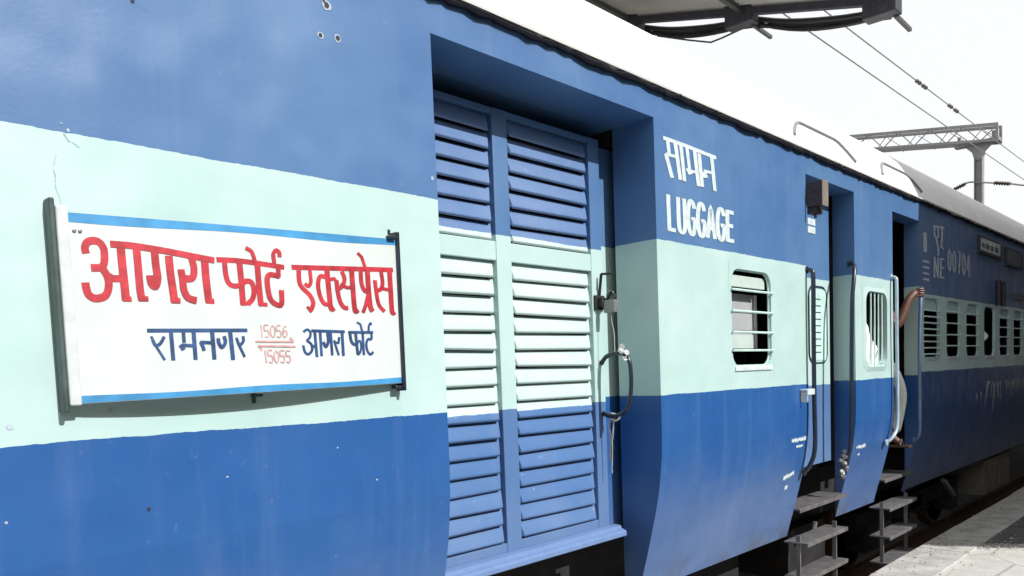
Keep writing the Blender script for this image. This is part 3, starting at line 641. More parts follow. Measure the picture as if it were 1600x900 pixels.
# barred window with vertical rods beside the doorway
y0, y1, z0, z1 = WIN2
mb = MB()
inner = rrect(y0 + .03, y1 - .03, z0 + .02, z1 - .02, .09); outer = rrect(y0 - .015, y1 + .015, z0 - .015, z1 + .015, .1)
for i in range(len(inner)):
    a, b = outer[i], outer[(i + 1) % len(inner)]; c, d = inner[(i + 1) % len(inner)], inner[i]
    mb.quad((.004, a[0], a[1]), (.004, b[0], b[1]), (.014, c[0], c[1]), (.014, d[0], d[1]))
    mb.quad((.014, d[0], d[1]), (.014, c[0], c[1]), (-.04, c[0], c[1]), (-.04, d[0], d[1]))
bw = P_(mb.build('window', M['livery']))
mb = MB()
for k in range(4): mb.tube([(-.005, 6.70 + .085 * k, z0 + .01), (-.005, 6.70 + .085 * k, z1 - .01)], .0065, 6)
for zz in (1.625, 1.66): mb.tube([(-.008, 6.55, zz), (-.008, 7.03, zz)], .004, 6)
o_ = mb.build('window_bars', M['mintbar'], smooth=True); o_.parent = bw
for i, w in enumerate(FARW):
    if i == 0: bars = [2.125 - .0585 * k for k in range(8)]
    elif i == 3: bars = []
    else: bars = [2.135, 2.02, 1.905, 1.795]
    add_window(w, bars, 'none' if i == 3 else 'half', M['livery_far'])
    mb = MB(); mb.box(-.006, .012, w[0] + .05, w[1] - .02, w[2] - .022, w[2] - .004)
    P_(mb.build('window_sill', M['rail_pale']))

# --------------------------------------------- passenger doors, handrails, steps, lamp
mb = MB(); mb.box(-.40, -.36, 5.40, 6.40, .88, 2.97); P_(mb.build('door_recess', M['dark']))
mb = MB(); mb.box(-.185, -.158, 5.40, 6.245, .90, 2.955)
pdoor = P_(mb.build('passenger_door', M['livery_leaf']))
mb = MB()
ring_o = rrect(5.84, 6.20, 1.66, 2.25, .09); ring_i = rrect(5.853, 6.187, 1.673, 2.237, .08)
for i in range(len(ring_i)):
    a, b = ring_o[i], ring_o[(i + 1) % len(ring_i)]; c, d = ring_i[(i + 1) % len(ring_i)], ring_i[i]
    mb.quad((-.157, a[0], a[1]), (-.157, b[0], b[1]), (-.150, c[0], c[1]), (-.150, d[0], d[1]))
    mb.quad((-.150, d[0], d[1]), (-.150, c[0], c[1]), (-.157, c[0], c[1]), (-.157, d[0], d[1]))
mb.mi = 2
mb.quad((-.1555, 5.87, 1.69), (-.1555, 6.17, 1.69), (-.1555, 6.17, 2.22), (-.1555, 5.87, 2.22))
mb.mi = 1
for k in range(9): mb.box(-.1552, -.1540, 5.90, 6.07, 1.745 + .05 * k, 1.752 + .05 * k)
o_ = mb.build('louvre_window', [M['rail_black'], M['seal_gap_shade'], M['mintbar']]); o_.parent = pdoor
def handrail(pts, r, mat):
    mb = MB(); mb.tube(smooth_line(pts, 5), r, 10)
    for p in (pts[0], pts[-1]):
        mb.lathe((p[0] - .004, p[1], p[2]), (1, 0, 0), [(0, .026), (.012, .026), (.014, r)], 12)
    return P_(mb.build('handrail', mat, smooth=True))
handrail([(.0, 5.452, 2.31), (.035, 5.448, 2.30), (.05, 5.445, 2.25), (.05, 5.44, 1.9), (.05, 5.44, 1.4), (.05, 5.44, 1.08), (.02, 5.43, .96), (-.02, 5.42, .905)], .0155, M['rail_black'])
handrail([(-.03, 6.30, 2.42), (.03, 6.25, 2.40), (.05, 6.19, 2.28), (.05, 6.15, 2.1), (.05, 6.13, 1.7), (.05, 6.12, 1.3), (.04, 6.12, 1.05), (.01, 6.14, .93), (-.04, 6.17, .88)], .0155, M['rail_black'])
handrail([(.0, 7.17, 2.37), (.035, 7.16, 2.36), (.05, 7.15, 2.30), (.05, 7.15, 1.9), (.05, 7.16, 1.45), (.05, 7.15, 1.12), (.035, 7.08, 1.02), (-.005, 7.05, .975)], .014, M['rail_pale'])
handrail([(.0, 7.98, 2.32), (.04, 7.86, 2.305), (.055, 7.78, 2.20), (.05, 7.765, 1.9), (.05, 7.76, 1.5), (.05, 7.76, 1.12), (.03, 7.80, .98), (-.02, 7.83, .93)], .015, M['rail_blue'])
mb = MB(); mb.box(0.004, .06, 5.31, 5.43, 1.478, 1.49); mb.box(.05, .06, 5.31, 5.43, 1.45, 1.478); mb.box(0.004, .055, 5.32, 5.33, 1.40, 1.478)
P_(mb.build('bracket', M['white_paint'], bevel=.003))
mb = MB()
for k in range(7):
    a = k * .7; mb.lathe((-.005 + .01 * math.sin(k * 2.1), 6.10 + .03 * math.cos(k * 1.7), .98 - .03 * k), (math.cos(a), .4, math.sin(a)), [(-.012, .012), (-.012, .022), (.012, .022), (.012, .012)], 8)
P_(mb.build('door_chain', M['steel'], smooth=True))
# door lamp housing
mb = MB(); mb.box(0.002, .112, 5.455, 5.53, 2.735, 2.90)
mb.mi = 1; mb.box(.112, .120, 5.45, 5.548, 2.73, 2.905)
mb.mi = 0; mb.box(.002, .07, 5.47, 5.57, 2.69, 2.735); mb.tube([(.05, 5.50, 2.69), (.05, 5.50, 2.66)], .012, 8)
mb.lathe((.055, 5.4555, 2.84), (0, -1, 0), [(0, .013), (.006, .012), (.008, .004)], 12)
P_(mb.build('lamp_housing', [M['lampdark'], M['brown']], bevel=.004))
for ya, yb in ((5.36, 6.10), (7.04, 7.76)):
    for z in (0.632, 0.412, 0.165, -0.065):
        mb = MB()
        xi = -.15 if z < .5 else -.30; xo = .025 if z < .5 else -.07
        a, b = (ya, yb) if z < .5 else ((5.46, 6.338) if ya < 6 else (7.207, 7.925))
        mb.box(xi, xo, a, b, z - .012, z); mb.box(xo - .008, xo, a, b, z - .030, z - .012)
        P_(mb.build('step', M['tread'], bevel=.003))
    for yy in (ya + .012, yb - .08):
        mb = MB(); mb.box(-.065, -.035, yy, yy + .012, -.09, .46)
        P_(mb.build('step_hanger', M['steel']))
# coach number slots, label plates, dark strips in the far section
def slot(y0, y1, z0, z1, face):
    mb = MB(); mb.box(.0, .03, y0 - .03, y1 + .03, z0 - .03, z0); mb.box(.0, .03, y0 - .03, y0, z0, z1); mb.box(.0, .03, y1, y1 + .03, z0, z1); mb.box(.0, .012, y0 - .03, y1 + .03, z1, z1 + .02)
    fr = P_(mb.build('board_slot', M['truss']))
    mb = MB(); mb.box(.004, .016, y0, y1, z0, z1)
    o = mb.build('slot_board', face); o.parent = fr
    return fr
s1 = slot(9.96, 10.92, 2.845, 2.985, M['slot_white'])
slot(11.20, 12.05, 2.80, 2.975, M['slot_grey'])
mb = MB()
for k, (a, b) in enumerate(((10.06, 10.2), (10.24, 10.42), (10.46, 10.6), (10.65, 10.82))): mb.box(.0162, .0172, a, b, 2.885 - .01 * k * .3, 2.935)
o_ = mb.build('worn_marking', M['slot_grey']); o_.parent = s1
for yy in (10.76, 11.0):  # two dark upright strips on the far wall
    mb = MB(); mb.tube([(.03, yy, 2.56), (.03, yy, 2.27)], .028, 8)
    P_(mb.build('dark_strip', M['truss'], smooth=True))
mb = MB(); mb.box(.004, .02, 11.64, 12.2, 2.385, 2.46)
P_(mb.build('dark_plate', M['slot_grey']))

# --------------------------------------------- painted lettering
def lettering(name, keys, mat, plane, parent, fat=1.0):
    mb = MB(); i = 0
    for key in keys:
        for pts, wh, wv in LETTERS[key]:
            line = smooth_line([(p[0], p[1], 0) for p in pts], 5) if len(pts) > 3 else [Vector((p[0], p[1], 0)) for p in pts]
            fine_line = [line[0]]
            for p, q in zip(line, line[1:]):
                n_ = max(1, int((q - p).length / 0.02))
                fine_line += [p.lerp(q, (k + 1) / n_) for k in range(n_)]
            line = fine_line; wh *= fat; wv *= fat
            off = 0.0011 + (i % 14) * 0.00013; i += 1
            L, Rr = [], []
            for k, p in enumerate(line):
                d = (line[min(k + 1, len(line) - 1)] - line[max(k - 1, 0)])
                d = Vector((d.x / max(wh, 1e-4), d.y / max(wv, 1e-4), 0)).normalized()
                nx, nz = -d.y * wh / 2, d.x * wv / 2
                e = 0.0
                if k == 0: e = -0.12
                if k == len(line) - 1: e = 0.12
                q = Vector((p.x + d.x * wh * e, p.y + d.y * wv * e, 0))
                L.append((q.x + nx, q.y + nz)); Rr.append((q.x - nx, q.y - nz))
            for k in range(len(line) - 1):
                q = [L[k], L[k + 1], Rr[k + 1], Rr[k]]
                mb.quad(*[(plane(a, b) + off, a, b) for a, b in q])
    o = mb.build(name, mat, fix=False)
    if parent is coach: P_(o)
    else: o.parent = parent; o.location = -parent.location
    return o
flat = lambda y, z: sx(z) + 0.0006
for i_, st_ in enumerate(LETTERS['dg']):
    LETTERS['dg%d' % i_] = [st_]
    lettering('railway_digit', ['dg%d' % i_], M['faded_paint'], flat, coach)
for key in ('samaan', 'lug'): lettering('luggage_lettering', [key], M['white_paint'], flat, coach, 1.0)
for key in ('ne', 'pu'): lettering('railway_lettering', [key], M['faded_paint'], flat, coach)
def mark(y0, y1, z0, z1, k, seed, slant=0):
    """a line of tiny stencilled strokes, run together by the spray"""
    rnd = random.Random(seed); n = k; mb = MB(); top = []; bot = []
    for i in range(2 * n + 1):
        a = y0 + (y1 - y0) * i / (2 * n); sl = slant * (a - y0); h = (z1 - z0)
        big = i % 2 == 0
        top.append((a, z1 + sl - h * (rnd.uniform(0, .2) if big else rnd.uniform(.15, .45))))
        bot.append((a, z0 + sl + h * (rnd.uniform(0, .25) if big else rnd.uniform(.2, .45))))
    for i in range(2 * n): mb.quad(*[(sx(q) + .0018, p, q) for p, q in (bot[i], bot[i + 1], top[i + 1], top[i])])
    P_(mb.build('stencil_marking', M['white_paint']))
mark(5.19, 5.42, 1.125, 1.165, 7, 1); mark(5.27, 5.38, 1.085, 1.112, 4, 2)
mark(5.14, 5.30, .868, .915, 5, 3, .15); mark(5.20, 5.24, .80, .84, 1, 4)
mark(6.42, 6.62, .965, 1.01, 5, 5); mark(6.48, 6.52, .91, .94, 1, 6)
for zc in (2.715, 2.655):
    mb = MB(); mb.box(-.1578, -.154, 5.85, 5.985, zc - .024, zc + .024)
    pl = mb.build('label_plate', M['white_paint']); pl.parent = pdoor
for q in [(8.05, 8.15, 2.66, 2.84)] + [(8.03, 8.22, 2.40 + .055 * k, 2.42 + .055 * k) for k in range(4)]:
    mb = MB(); mb.box(.0008, .0022, *q); P_(mb.build('faded_marking', M['faded_paint']))
# pale streak meshes stand in for sky reflections on the far skirt
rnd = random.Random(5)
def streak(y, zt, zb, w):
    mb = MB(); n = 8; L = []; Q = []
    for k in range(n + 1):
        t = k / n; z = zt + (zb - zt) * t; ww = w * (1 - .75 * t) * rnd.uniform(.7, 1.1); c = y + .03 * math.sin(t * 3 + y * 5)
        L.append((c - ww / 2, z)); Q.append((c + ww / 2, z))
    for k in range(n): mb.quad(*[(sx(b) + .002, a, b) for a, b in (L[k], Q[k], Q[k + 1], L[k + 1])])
    P_(mb.build('glint_streak', M['streak']))
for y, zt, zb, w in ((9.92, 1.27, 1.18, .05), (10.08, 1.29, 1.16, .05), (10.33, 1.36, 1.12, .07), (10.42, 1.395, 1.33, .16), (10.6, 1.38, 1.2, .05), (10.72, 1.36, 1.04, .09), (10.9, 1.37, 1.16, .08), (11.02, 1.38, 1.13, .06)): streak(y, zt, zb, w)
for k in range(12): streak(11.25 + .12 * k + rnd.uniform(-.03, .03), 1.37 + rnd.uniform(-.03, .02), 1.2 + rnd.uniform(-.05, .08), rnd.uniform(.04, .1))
# screw holes, chips, cracks in the near panel
def disc(mb, y, z, r, off, k=10, squash=1.0, rr=None):
    rr = rr or random
    mb.quad(*[(sx(z) + off, y + r * math.cos(6.283 * i / k) * rr.uniform(.85, 1.15), z + squash * r * math.sin(6.283 * i / k) * rr.uniform(.85, 1.15)) for i in range(k)])
for y, z, r in ((1.581, 2.812, .0075), (1.65, 2.821, .0085), (1.612, 2.918, .010), (1.602, 2.928, .005), (.968, 2.736, .006), (.915, 1.313, .005)):
    mb = MB(); disc(mb, y, z, r, .0026); P_(mb.build('screw_hole', M['hole'], fix=False))
for y, z, r in ((1.581, 2.812, .012), (1.65, 2.821, .0125), (1.612, 2.918, .018), (2.05, 2.414, .007), (.585, 1.571, .008), (1.156, 1.377, .0045), (.56, 1.33, .004), (1.72, 1.30, .0042), (1.56, 1.43, .003), (.775, 2.345, .004), (.76, 2.36, .0035), (.83, 1.60, .005)):
    mb = MB(); disc(mb, y, z, r, .0014, 11, random.uniform(.5, 1.2)); P_(mb.build('paint_chip', M['chip'], fix=False))
def crack(pts, w):
    mb = MB(); line = smooth_line([(a, b, 0) for a, b in pts], 6)
    ws = [w * random.uniform(.4, 1.2) for _ in line]
    for k in range(len(line) - 1):
        a, b = line[k], line[k + 1]; u, v = ws[k], ws[k + 1]
        mb.quad((.0028, a.x - u, a.y), (.0028, a.x + u, a.y), (.0028, b.x + v, b.y), (.0028, b.x - v, b.y))
    P_(mb.build('paint_crack', M['crack']))
crack([(.742, 2.275), (.733, 2.24), (.736, 2.22), (.735, 2.19), (.742, 2.165), (.745, 2.15)], .0013)
crack([(.765, 2.335), (.775, 2.317), (.785, 2.315), (.80, 2.305)], .003)
crack([(1.26, 1.605), (1.262, 1.59), (1.258, 1.575), (1.262, 1.565)], .0022)

# --------------------------------------------- underframe
mb = MB(); mb.box(-3.05, -.34, Y0, 2.0, .30, .80); mb.box(-3.05, -.62, 2.0, Y1, .30, .78)
mb.box(-2.9, -.42, 3.7, 5.2, .0, .30); mb.box(-2.8, -.5, 6.2, 6.95, -.1, .3)
P_(mb.build('underframe', M['black']))
mb = MB(); mb.box(-.9, -.30, 11.6, 13.0, -.12, .33); mb.box(-.30, -.285, 11.7, 12.25, -.08, .29); mb.box(-.30, -.285, 12.35, 12.9, -.08, .29)
P_(mb.build('battery_box', M['battery'], bevel=.01))
def bogie(yc):
    mb = MB()
    for xs in (-.62, -2.63):
        mb.box(xs - .07, xs + .07, yc - 1.75, yc + 1.75, -.02, .16)
        for yy in (yc - 1.45, yc + 1.45): mb.box(xs - .09, xs + .11, yy - .16, yy + .16, -.22, .05)
        for k in range(2):
            for q in (-.36, .36): mb.lathe((xs + .02, yc + q, -.12), (0, 0, 1), [(.0, .09), (.05, .09), (.05, .11), (.1, .11), (.1, .09), (.15, .09), (.15, .11), (.2, .11)], 12)
    mb.box(-2.7, -.55, yc - .3, yc + .3, -.05, .12)
    bg = P_(mb.build('bogie', M['black'], bevel=.008))
    for yy in (yc - 1.45, yc + 1.45):
        for xs in (-.79, -2.46):
            mb = MB(); mb.lathe((xs - .06, yy, ZG + .36 + .455), (1, 0, 0), [(0, .05), (0, .455), (.03, .455), (.06, .46), (.10, .458), (.12, .44), (.12, .40), (.06, .36), (.06, .16), (.14, .15), (.14, .05)], 32)
            w = mb.build('wheel', M['rust'], smooth=True); w.parent = bg
bogie(9.6); bogie(-6.5); bogie(20.5)
mb = MB(); mb.tube([(-.25, 9.60, .33), (-.24, 9.95, .12)], .03, 8); mb.tube([(-.3, 6.2, .25), (-.28, 6.22, .40)], .02, 8)
P_(mb.build('brake_pipe', M['steel'], smooth=True))

# ------------------------------------------------------------------ destination board
YB0, YB1 = .738, 1.832
def bow(y, z):
    t = (y - YB0) / (YB1 - YB0); t = min(max(t, 0), 1)
    v = min(max((2.14 - z) / .52, 0), 1)
    return .034 + .030 * math.sin(math.pi * t ** .85) * (.25 + .75 * v) + .012 * (1 - t)
def ztopb(y): return 2.121 + (2.160 - 2.121) * (y - YB0) / (YB1 - YB0)
def zbotb(y): return 1.622 + (1.643 - 1.622) * (y - YB0) / (YB1 - YB0)
board = tag(empty('destination_board', (.0, 1.28, 1.62)), 'white hand painted destination board with red and blue Hindi lettering bolted to the coach side', 'sign board')
def B_(o): o.parent = board; o.location = -board.location; return o
mb = MB(); N = 30; K = 8
def bgrid(z0f, z1f, x_off, th, mi):
    mb.mi = mi
    for i in range(N):
        ya = YB0 + (YB1 - YB0) * i / N; yb = YB0 + (YB1 - YB0) * (i + 1) / N
        for k in range(K):
            a0, a1 = k / K, (k + 1) / K
            zz = lambda y, t: z0f(y) + (z1f(y) - z0f(y)) * t
            p = [(ya, zz(ya, a0)), (yb, zz(yb, a0)), (yb, zz(yb, a1)), (ya, zz(ya, a1))]
            mb.quad(*[(bow(a, b) + x_off, a, b) for a, b in p])
            if th: mb.quad(*[(bow(a, b) + x_off - th, a, b) for a, b in reversed(p)])
        if th:
            for f in (z0f, z1f):
                mb.quad((bow(ya, f(ya)) + x_off, ya, f(ya)), (bow(yb, f(yb)) + x_off, yb, f(yb)), (bow(yb, f(yb)) + x_off - th, yb, f(yb)), (bow(ya, f(ya)) + x_off - th, ya, f(ya)))
bgrid(zbotb, ztopb, 0, .008, 0)
B_(mb.build('board_panel', M['board'], smooth=False))
for nm, f0, f1 in (('top', lambda y: ztopb(y) - .024 - .003 * math.sin(y * 9), lambda y: ztopb(y) - .001), ('bottom', lambda y: zbotb(y) + .001, lambda y: zbotb(y) + .019 + .002 * math.sin(y * 11))):
    mb = MB(); bgrid(f0, f1, .0008, 0, 0)
    B_(mb.build('border_stripe', M['board_blue'], fix=False))
for key in ('agra', 'fort', 'exp'): lettering('train_name', [key], M['red'], bow, board, 1.15)
for key in ('ram', 'agra2'): lettering('place_name', [key], M['navy'], bow, board)
lettering('train_number', ['num'], M['pink'], bow, board, 1.15)
mb = MB(); mb.mi = 0                                    # left channel: dark web, pale flange
mb.box(.002, .046, .702, .716, 1.600, 2.155)
mb.mi = 1; mb.box(.020, .054, .715, .744, 1.618, 2.135)
B_(mb.build('bracket', [M['channel_dark'], M['channel_light']], bevel=.004))
mb = MB(); mb.box(.002, .046, 1.830, 1.843, 1.615, 2.185); mb.box(.030, .050, 1.79, 1.826, 2.155, 2.168); mb.box(.035, .046, 1.795, 1.803, 2.155, 2.19); mb.box(.01, .04, 1.80, 1.846, 1.622, 1.634)
B_(mb.build('bracket', M['rail_black'], bevel=.003))
mb = MB(); mb.box(.003, .05, 1.25, 1.268, 1.618, 1.627); mb.box(.003, .010, 1.253, 1.265, 1.598, 1.620)
B_(mb.build('bracket', M['channel_dark'], bevel=.002))
mb = MB()
for y, z in ((.757, 2.075), (.771, 2.075)): mb.lathe((bow(y, z), y, z), (1, 0, 0), [(0, .005), (.003, .005), (.004, .002)], 10)
B_(mb.build('rivet', M['steel'], smooth=True))

# ------------------------------------------------------------------ tag and string on the luggage door
mb = MB(); n = 5
tp = [[(-.118 + .05 * (i / n) + .012 * math.sin(j * 1.6 + i * 1.1), 3.395 - .006 * math.sin(i * 2.0), 1.795 - .05 * (j / n) - .03 * (i / n) + .012 * math.sin(i * 1.3)) for j in range(n + 1)] for i in range(n + 1)]
for i in range(n):
    for j in range(n):
        if i == 2 and j == 2: continue
        mb.quad(tp[i][j], tp[i + 1][j], tp[i + 1][j + 1], tp[i][j + 1])
o_ = mb.build('paper_tag', M['paper'])
sm = o_.modifiers.new('thick', 'SOLIDIFY'); sm.thickness = .0012
tag(o_, 'torn white paper tag caught on top of the black door handle', 'paper tag')
mb = MB()
mb.tube(smooth_line([(-.16, 3.40, 2.0), (-.165, 3.398, 1.93), (-.15, 3.396, 1.86), (-.148, 3.395, 1.79), (-.15, 3.398, 1.755)], 5), .0022, 5)
tag(mb.build('hanging_string', M['string'], smooth=True), 'thin pale string running from the padlock down to the paper tag', 'string')
mb = MB()
for k in range(4):
    rr = random.Random(k)
    mb.tube(smooth_line([(-.185 + .012 * k, 3.405, 1.435), (-.19 + rr.uniform(-.02, .02), 3.40, 1.38), (-.20 + rr.uniform(-.02, .02), 3.40, 1.30), (-.195 + rr.uniform(-.015, .015), 3.40, 1.22), (-.19, 3.40, 1.12 + .03 * k)], 5), .0024, 5)
mb.tube(smooth_line([(-.20, 3.405, 1.44), (-.16, 3.42, 1.43), (-.13, 3.40, 1.42), (-.15, 3.39, 1.40), (-.19, 3.40, 1.41)], 5), .005, 6)
tag(mb.build('tied_string', M['string'], smooth=True), 'loose strands of pale string tied below the black door handle', 'string')

# ------------------------------------------------------------------ cloth seen through the barred window
mb = MB(); n = 12
for i in range(n):
    for j in range(n):
        def pt(i, j):
            u, v = i / n, j / n
            y = 6.62 + .52 * u; top = 2.06 - .46 * u; z = 1.57 + (top - 1.57) * v
            return (-.058 - .012 * math.sin(u * 14 + v * 2) - .012 * math.sin(u * 5 - v * 4), y, z)
        mb.quad(pt(i, j), pt(i + 1, j), pt(i + 1, j + 1), pt(i, j + 1))
o_ = mb.build('hanging_cloth', M['cloth'], smooth=True)
sm = o_.modifiers.new('thick', 'SOLIDIFY'); sm.thickness = .002
tag(o_, 'white cloth hung diagonally behind the vertical bars of the coach window', 'cloth')
mb = MB(); n = 8
for i in range(n):
    for j in range(n):
        def pt(i, j):
            u, v = i / n, j / n
            return (-.02 + .045 * math.sin(v * math.pi) * math.sin(u * math.pi), 10.24 + .10 * u + .03 * math.sin(v * 3), 1.84 + .13 * v)
        mb.quad(pt(i, j), pt(i + 1, j), pt(i + 1, j + 1), pt(i, j + 1))
o_ = mb.build('rag', M['cloth'], smooth=True)
sm = o_.modifiers.new('thick', 'SOLIDIFY'); sm.thickness = .004
tag(o_, 'small white rag stuffed in the left edge of the open far window', 'cloth')

# ------------------------------------------------------------------ person in the doorway
def skin_body(name, verts, edges, radii, mats, parent=None, root=0, sub=2):
    me = bpy.data.meshes.new(name); me.from_pydata(verts, edges, [])
    for m_ in mats: me.materials.append(m_)
    o = bpy.data.objects.new(name, me); link(o, parent)
    o.modifiers.new('skin', 'SKIN')
    for i, r_ in enumerate(radii):
        me.skin_vertices[0].data[i].radius = r_ if isinstance(r_, tuple) else (r_, r_)
        me.skin_vertices[0].data[i].use_root = (i == root)
    s = o.modifiers.new('sub', 'SUBSURF'); s.levels = sub; s.render_levels = sub
    return o
PF = .885
bx_, by_ = -.33, 7.44
V = [(bx_, by_, PF + .92), (bx_, by_, PF + 1.08), (bx_ + .01, by_, PF + 1.26), (bx_ + .01, by_ + .01, PF + 1.40), (bx_ + .02, by_ + .01, PF + 1.47), (bx_ + .05, by_ + .02, PF + 1.60), (bx_ + .055, by_ + .02, PF + 1.68),
     (bx_ + .02, by_ + .17, PF + 1.375), (-.085, 7.60, 1.955), (-.02, 7.68, 2.20), (.015, 7.735, 2.262), (.03, 7.775, 2.275),
     (bx_ - .02, by_ - .17, PF + 1.36), (bx_ - .10, by_ - .22, PF + 1.08), (bx_ + .02, by_ - .16, PF + .88), (bx_ + .04, by_ - .15, PF + .80),
     (bx_ + .02, by_ + .09, PF + .86), (-.13, 7.69, 1.36), (-.135, 7.565, PF + .09), (-.06, 7.575, PF + .035),
     (bx_, by_ - .09, PF + .86), (bx_ - .02, by_ - .10, PF + .48), (bx_ - .03, by_ - .11, PF + .09), (bx_ + .08, by_ - .10, PF + .035)]
Ed = [(0, 1), (1, 2), (2, 3), (3, 4), (4, 5), (5, 6), (3, 7), (7, 8), (8, 9), (9, 10), (10, 11), (3, 12), (12, 13), (13, 14), (14, 15), (0, 16), (16, 17), (17, 18), (18, 19), (0, 20), (20, 21), (21, 22), (22, 23)]
Rd = [(.14, .11), (.13, .10), (.15, .11), (.11, .09), .05, .088, .07, (.065, .065), .052, .037, .036, .022, .06, .042, .03, .025, .075, .05, .04, .032, .085, .058, .042, .032]
person = tag(skin_body('person', V, Ed, Rd, [M['skin']]), 'person in grey trousers standing inside the open doorway and gripping the handrail', 'person')
# fingers closing on the rail, thumb on the near side
def finger(pts, r):
    return skin_body('finger', pts, [(i, i + 1) for i in range(len(pts) - 1)], r, [M['skin']], person, 0, 1)
for k in range(4):
    z = 2.298 - .019 * k; s = (.9, 1.0, .95, .8)[k]
    finger([(.022, 7.752, z - .004), (.055, 7.750 + .0, z), (.082 * s + .004, 7.778, z - .002), (.078, 7.80, z - .004), (.058, 7.806, z - .006)], [.010, .0095, .009, .0085, .0075])
finger([(.015, 7.74, 2.25), (.035, 7.74, 2.235), (.06, 7.752, 2.238), (.078, 7.765, 2.243)], [.012, .011, .010, .009])
# clothes
tv = [(bx_, by_, PF + 1.0), (bx_, by_, PF + .93), (bx_ + .02, by_ + .09, PF + .84), (-.18, 7.65, 1.56), (-.125, 7.70, 1.37), (-.125, 7.65, 1.17), (-.13, 7.58, 1.0), (bx_, by_ - .09, PF + .84), (bx_ - .02, by_ - .10, PF + .48), (bx_ - .03, by_ - .11, PF + .13)]
te = [(0, 1), (1, 2), (2, 3), (3, 4), (4, 5), (5, 6), (1, 7), (7, 8), (8, 9)]
skin_body('trousers', tv, te, [(.145, .12), (.15, .125), .11, .105, .10, .078, .066, .098, .075, .06], [M['trouser']], person, 1)
sv = [(bx_, by_, PF + .88), (bx_, by_, PF + 1.08), (bx_ + .01, by_, PF + 1.27), (bx_ + .01, by_ + .01, PF + 1.41), (bx_ + .02, by_ + .17, PF + 1.38), (-.10, 7.605, 1.97), (bx_ - .02, by_ - .17, PF + 1.37), (bx_ - .07, by_ - .20, PF + 1.22)]
se = [(0, 1), (1, 2), (2, 3), (3, 4), (4, 5), (3, 6), (6, 7)]
skin_body('shirt', sv, se, [(.16, .13), (.145, .115), (.165, .125), (.115, .095), .07, .062, .07, .062], [M['shirt']], person, 1)
mb = MB(); hc = Vector((bx_ + .048, by_ + .02, PF + 1.645))
for i in range(8):
    for j in range(14):
        def hp(i, j):
            a = R(8 + 78 * i / 8); b = 6.283 * j / 14
            k = 1.0 if math.cos(b) < .45 else (1.0 if i < 5 else .0)
            a2 = a if k else R(8 + 78 * 4.6 / 8)
            return (hc.x - .012 + .098 * math.sin(a2) * math.cos(b), hc.y + .086 * math.sin(a2) * math.sin(b), hc.z + .11 * math.cos(a2))
        mb.quad(hp(i, j), hp(i, j + 1), hp(i + 1, j + 1), hp(i + 1, j))
o_ = mb.build('hair', M['hair'], smooth=True); o_.parent = person
mb = MB()
for s in (-1, 1): mb.lathe((hc.x + .083, hc.y + .032 * s, hc.z - .03), (1, 0, 0), [(-.01, .004), (0, .010), (.006, .007), (.008, .001)], 10)
o_ = mb.build('eye', M['hole'], smooth=True); o_.parent = person
mb = MB(); mb.tube([(hc.x + .085, hc.y, hc.z - .02), (hc.x + .108, hc.y, hc.z - .062), (hc.x + .085, hc.y, hc.z - .072)], [.009, .014, .008], 8)
o_ = mb.build('nose', M['skin'], smooth=True); o_.parent = person
mb = MB(); mb.tube([(hc.x + .08, hc.y - .022, hc.z - .098), (hc.x + .088, hc.y, hc.z - .10), (hc.x + .08, hc.y + .022, hc.z - .098)], [.004, .007, .004], 8)
o_ = mb.build('mouth', plain('lip_brown', (.12, .045, .035), .5), smooth=True); o_.parent = person
for s in (-1, 1):
    mb = MB(); mb.lathe((hc.x - .005, hc.y + .088 * s, hc.z - .04), (.2, s, 0), [(-.01, .015), (0, .028), (.008, .022), (.01, .008)], 10)
    o_ = mb.build('ear', M['skin'], smooth=True); o_.parent = person
for fx, fy in ((-.10, 7.57), (bx_ + .03, by_ - .105)):
    mb = MB(); mb.box(fx - .10, fx + .13, fy - .045, fy + .045, PF - .001, PF + .018); mb.tube([(fx + .05, fy - .045, PF + .02), (fx + .05, fy, PF + .07), (fx + .05, fy + .045, PF + .02)], .012, 6)
    o_ = mb.build('sandal', M['leather'], bevel=.006); o_.parent = person

# ------------------------------------------------------------------ roof over the tracks, seen above the train
YE = 8.5
ts = tag(empty('track_shed', (-5.2, 6.0, ZG)), 'grey corrugated shed roof with dark trusses and looping cables above the train', 'shed roof')
def S_(o, root=ts): o.parent = root; o.location = -root.location; return o
def zr(x): return 5.10 - 0.262 * (x + .36)          # underside: rises away from the platform
mb = MB(); n = 150; xa, xb = -8.4, -.36
for i in range(n):
    u0 = xa + (xb - xa) * i / n; u1 = xa + (xb - xa) * (i + 1) / n
    c0 = .012 * math.sin(i * 1.57); c1 = .012 * math.sin((i + 1) * 1.57)
    z0 = zr(u0) + .17 + c0 * 0; z1 = zr(u1) + .17
    mb.quad((u0, 6.0, z0), (u1, 6.0, z1), (u1, YE + .05, z1), (u0, YE + .05, z0))
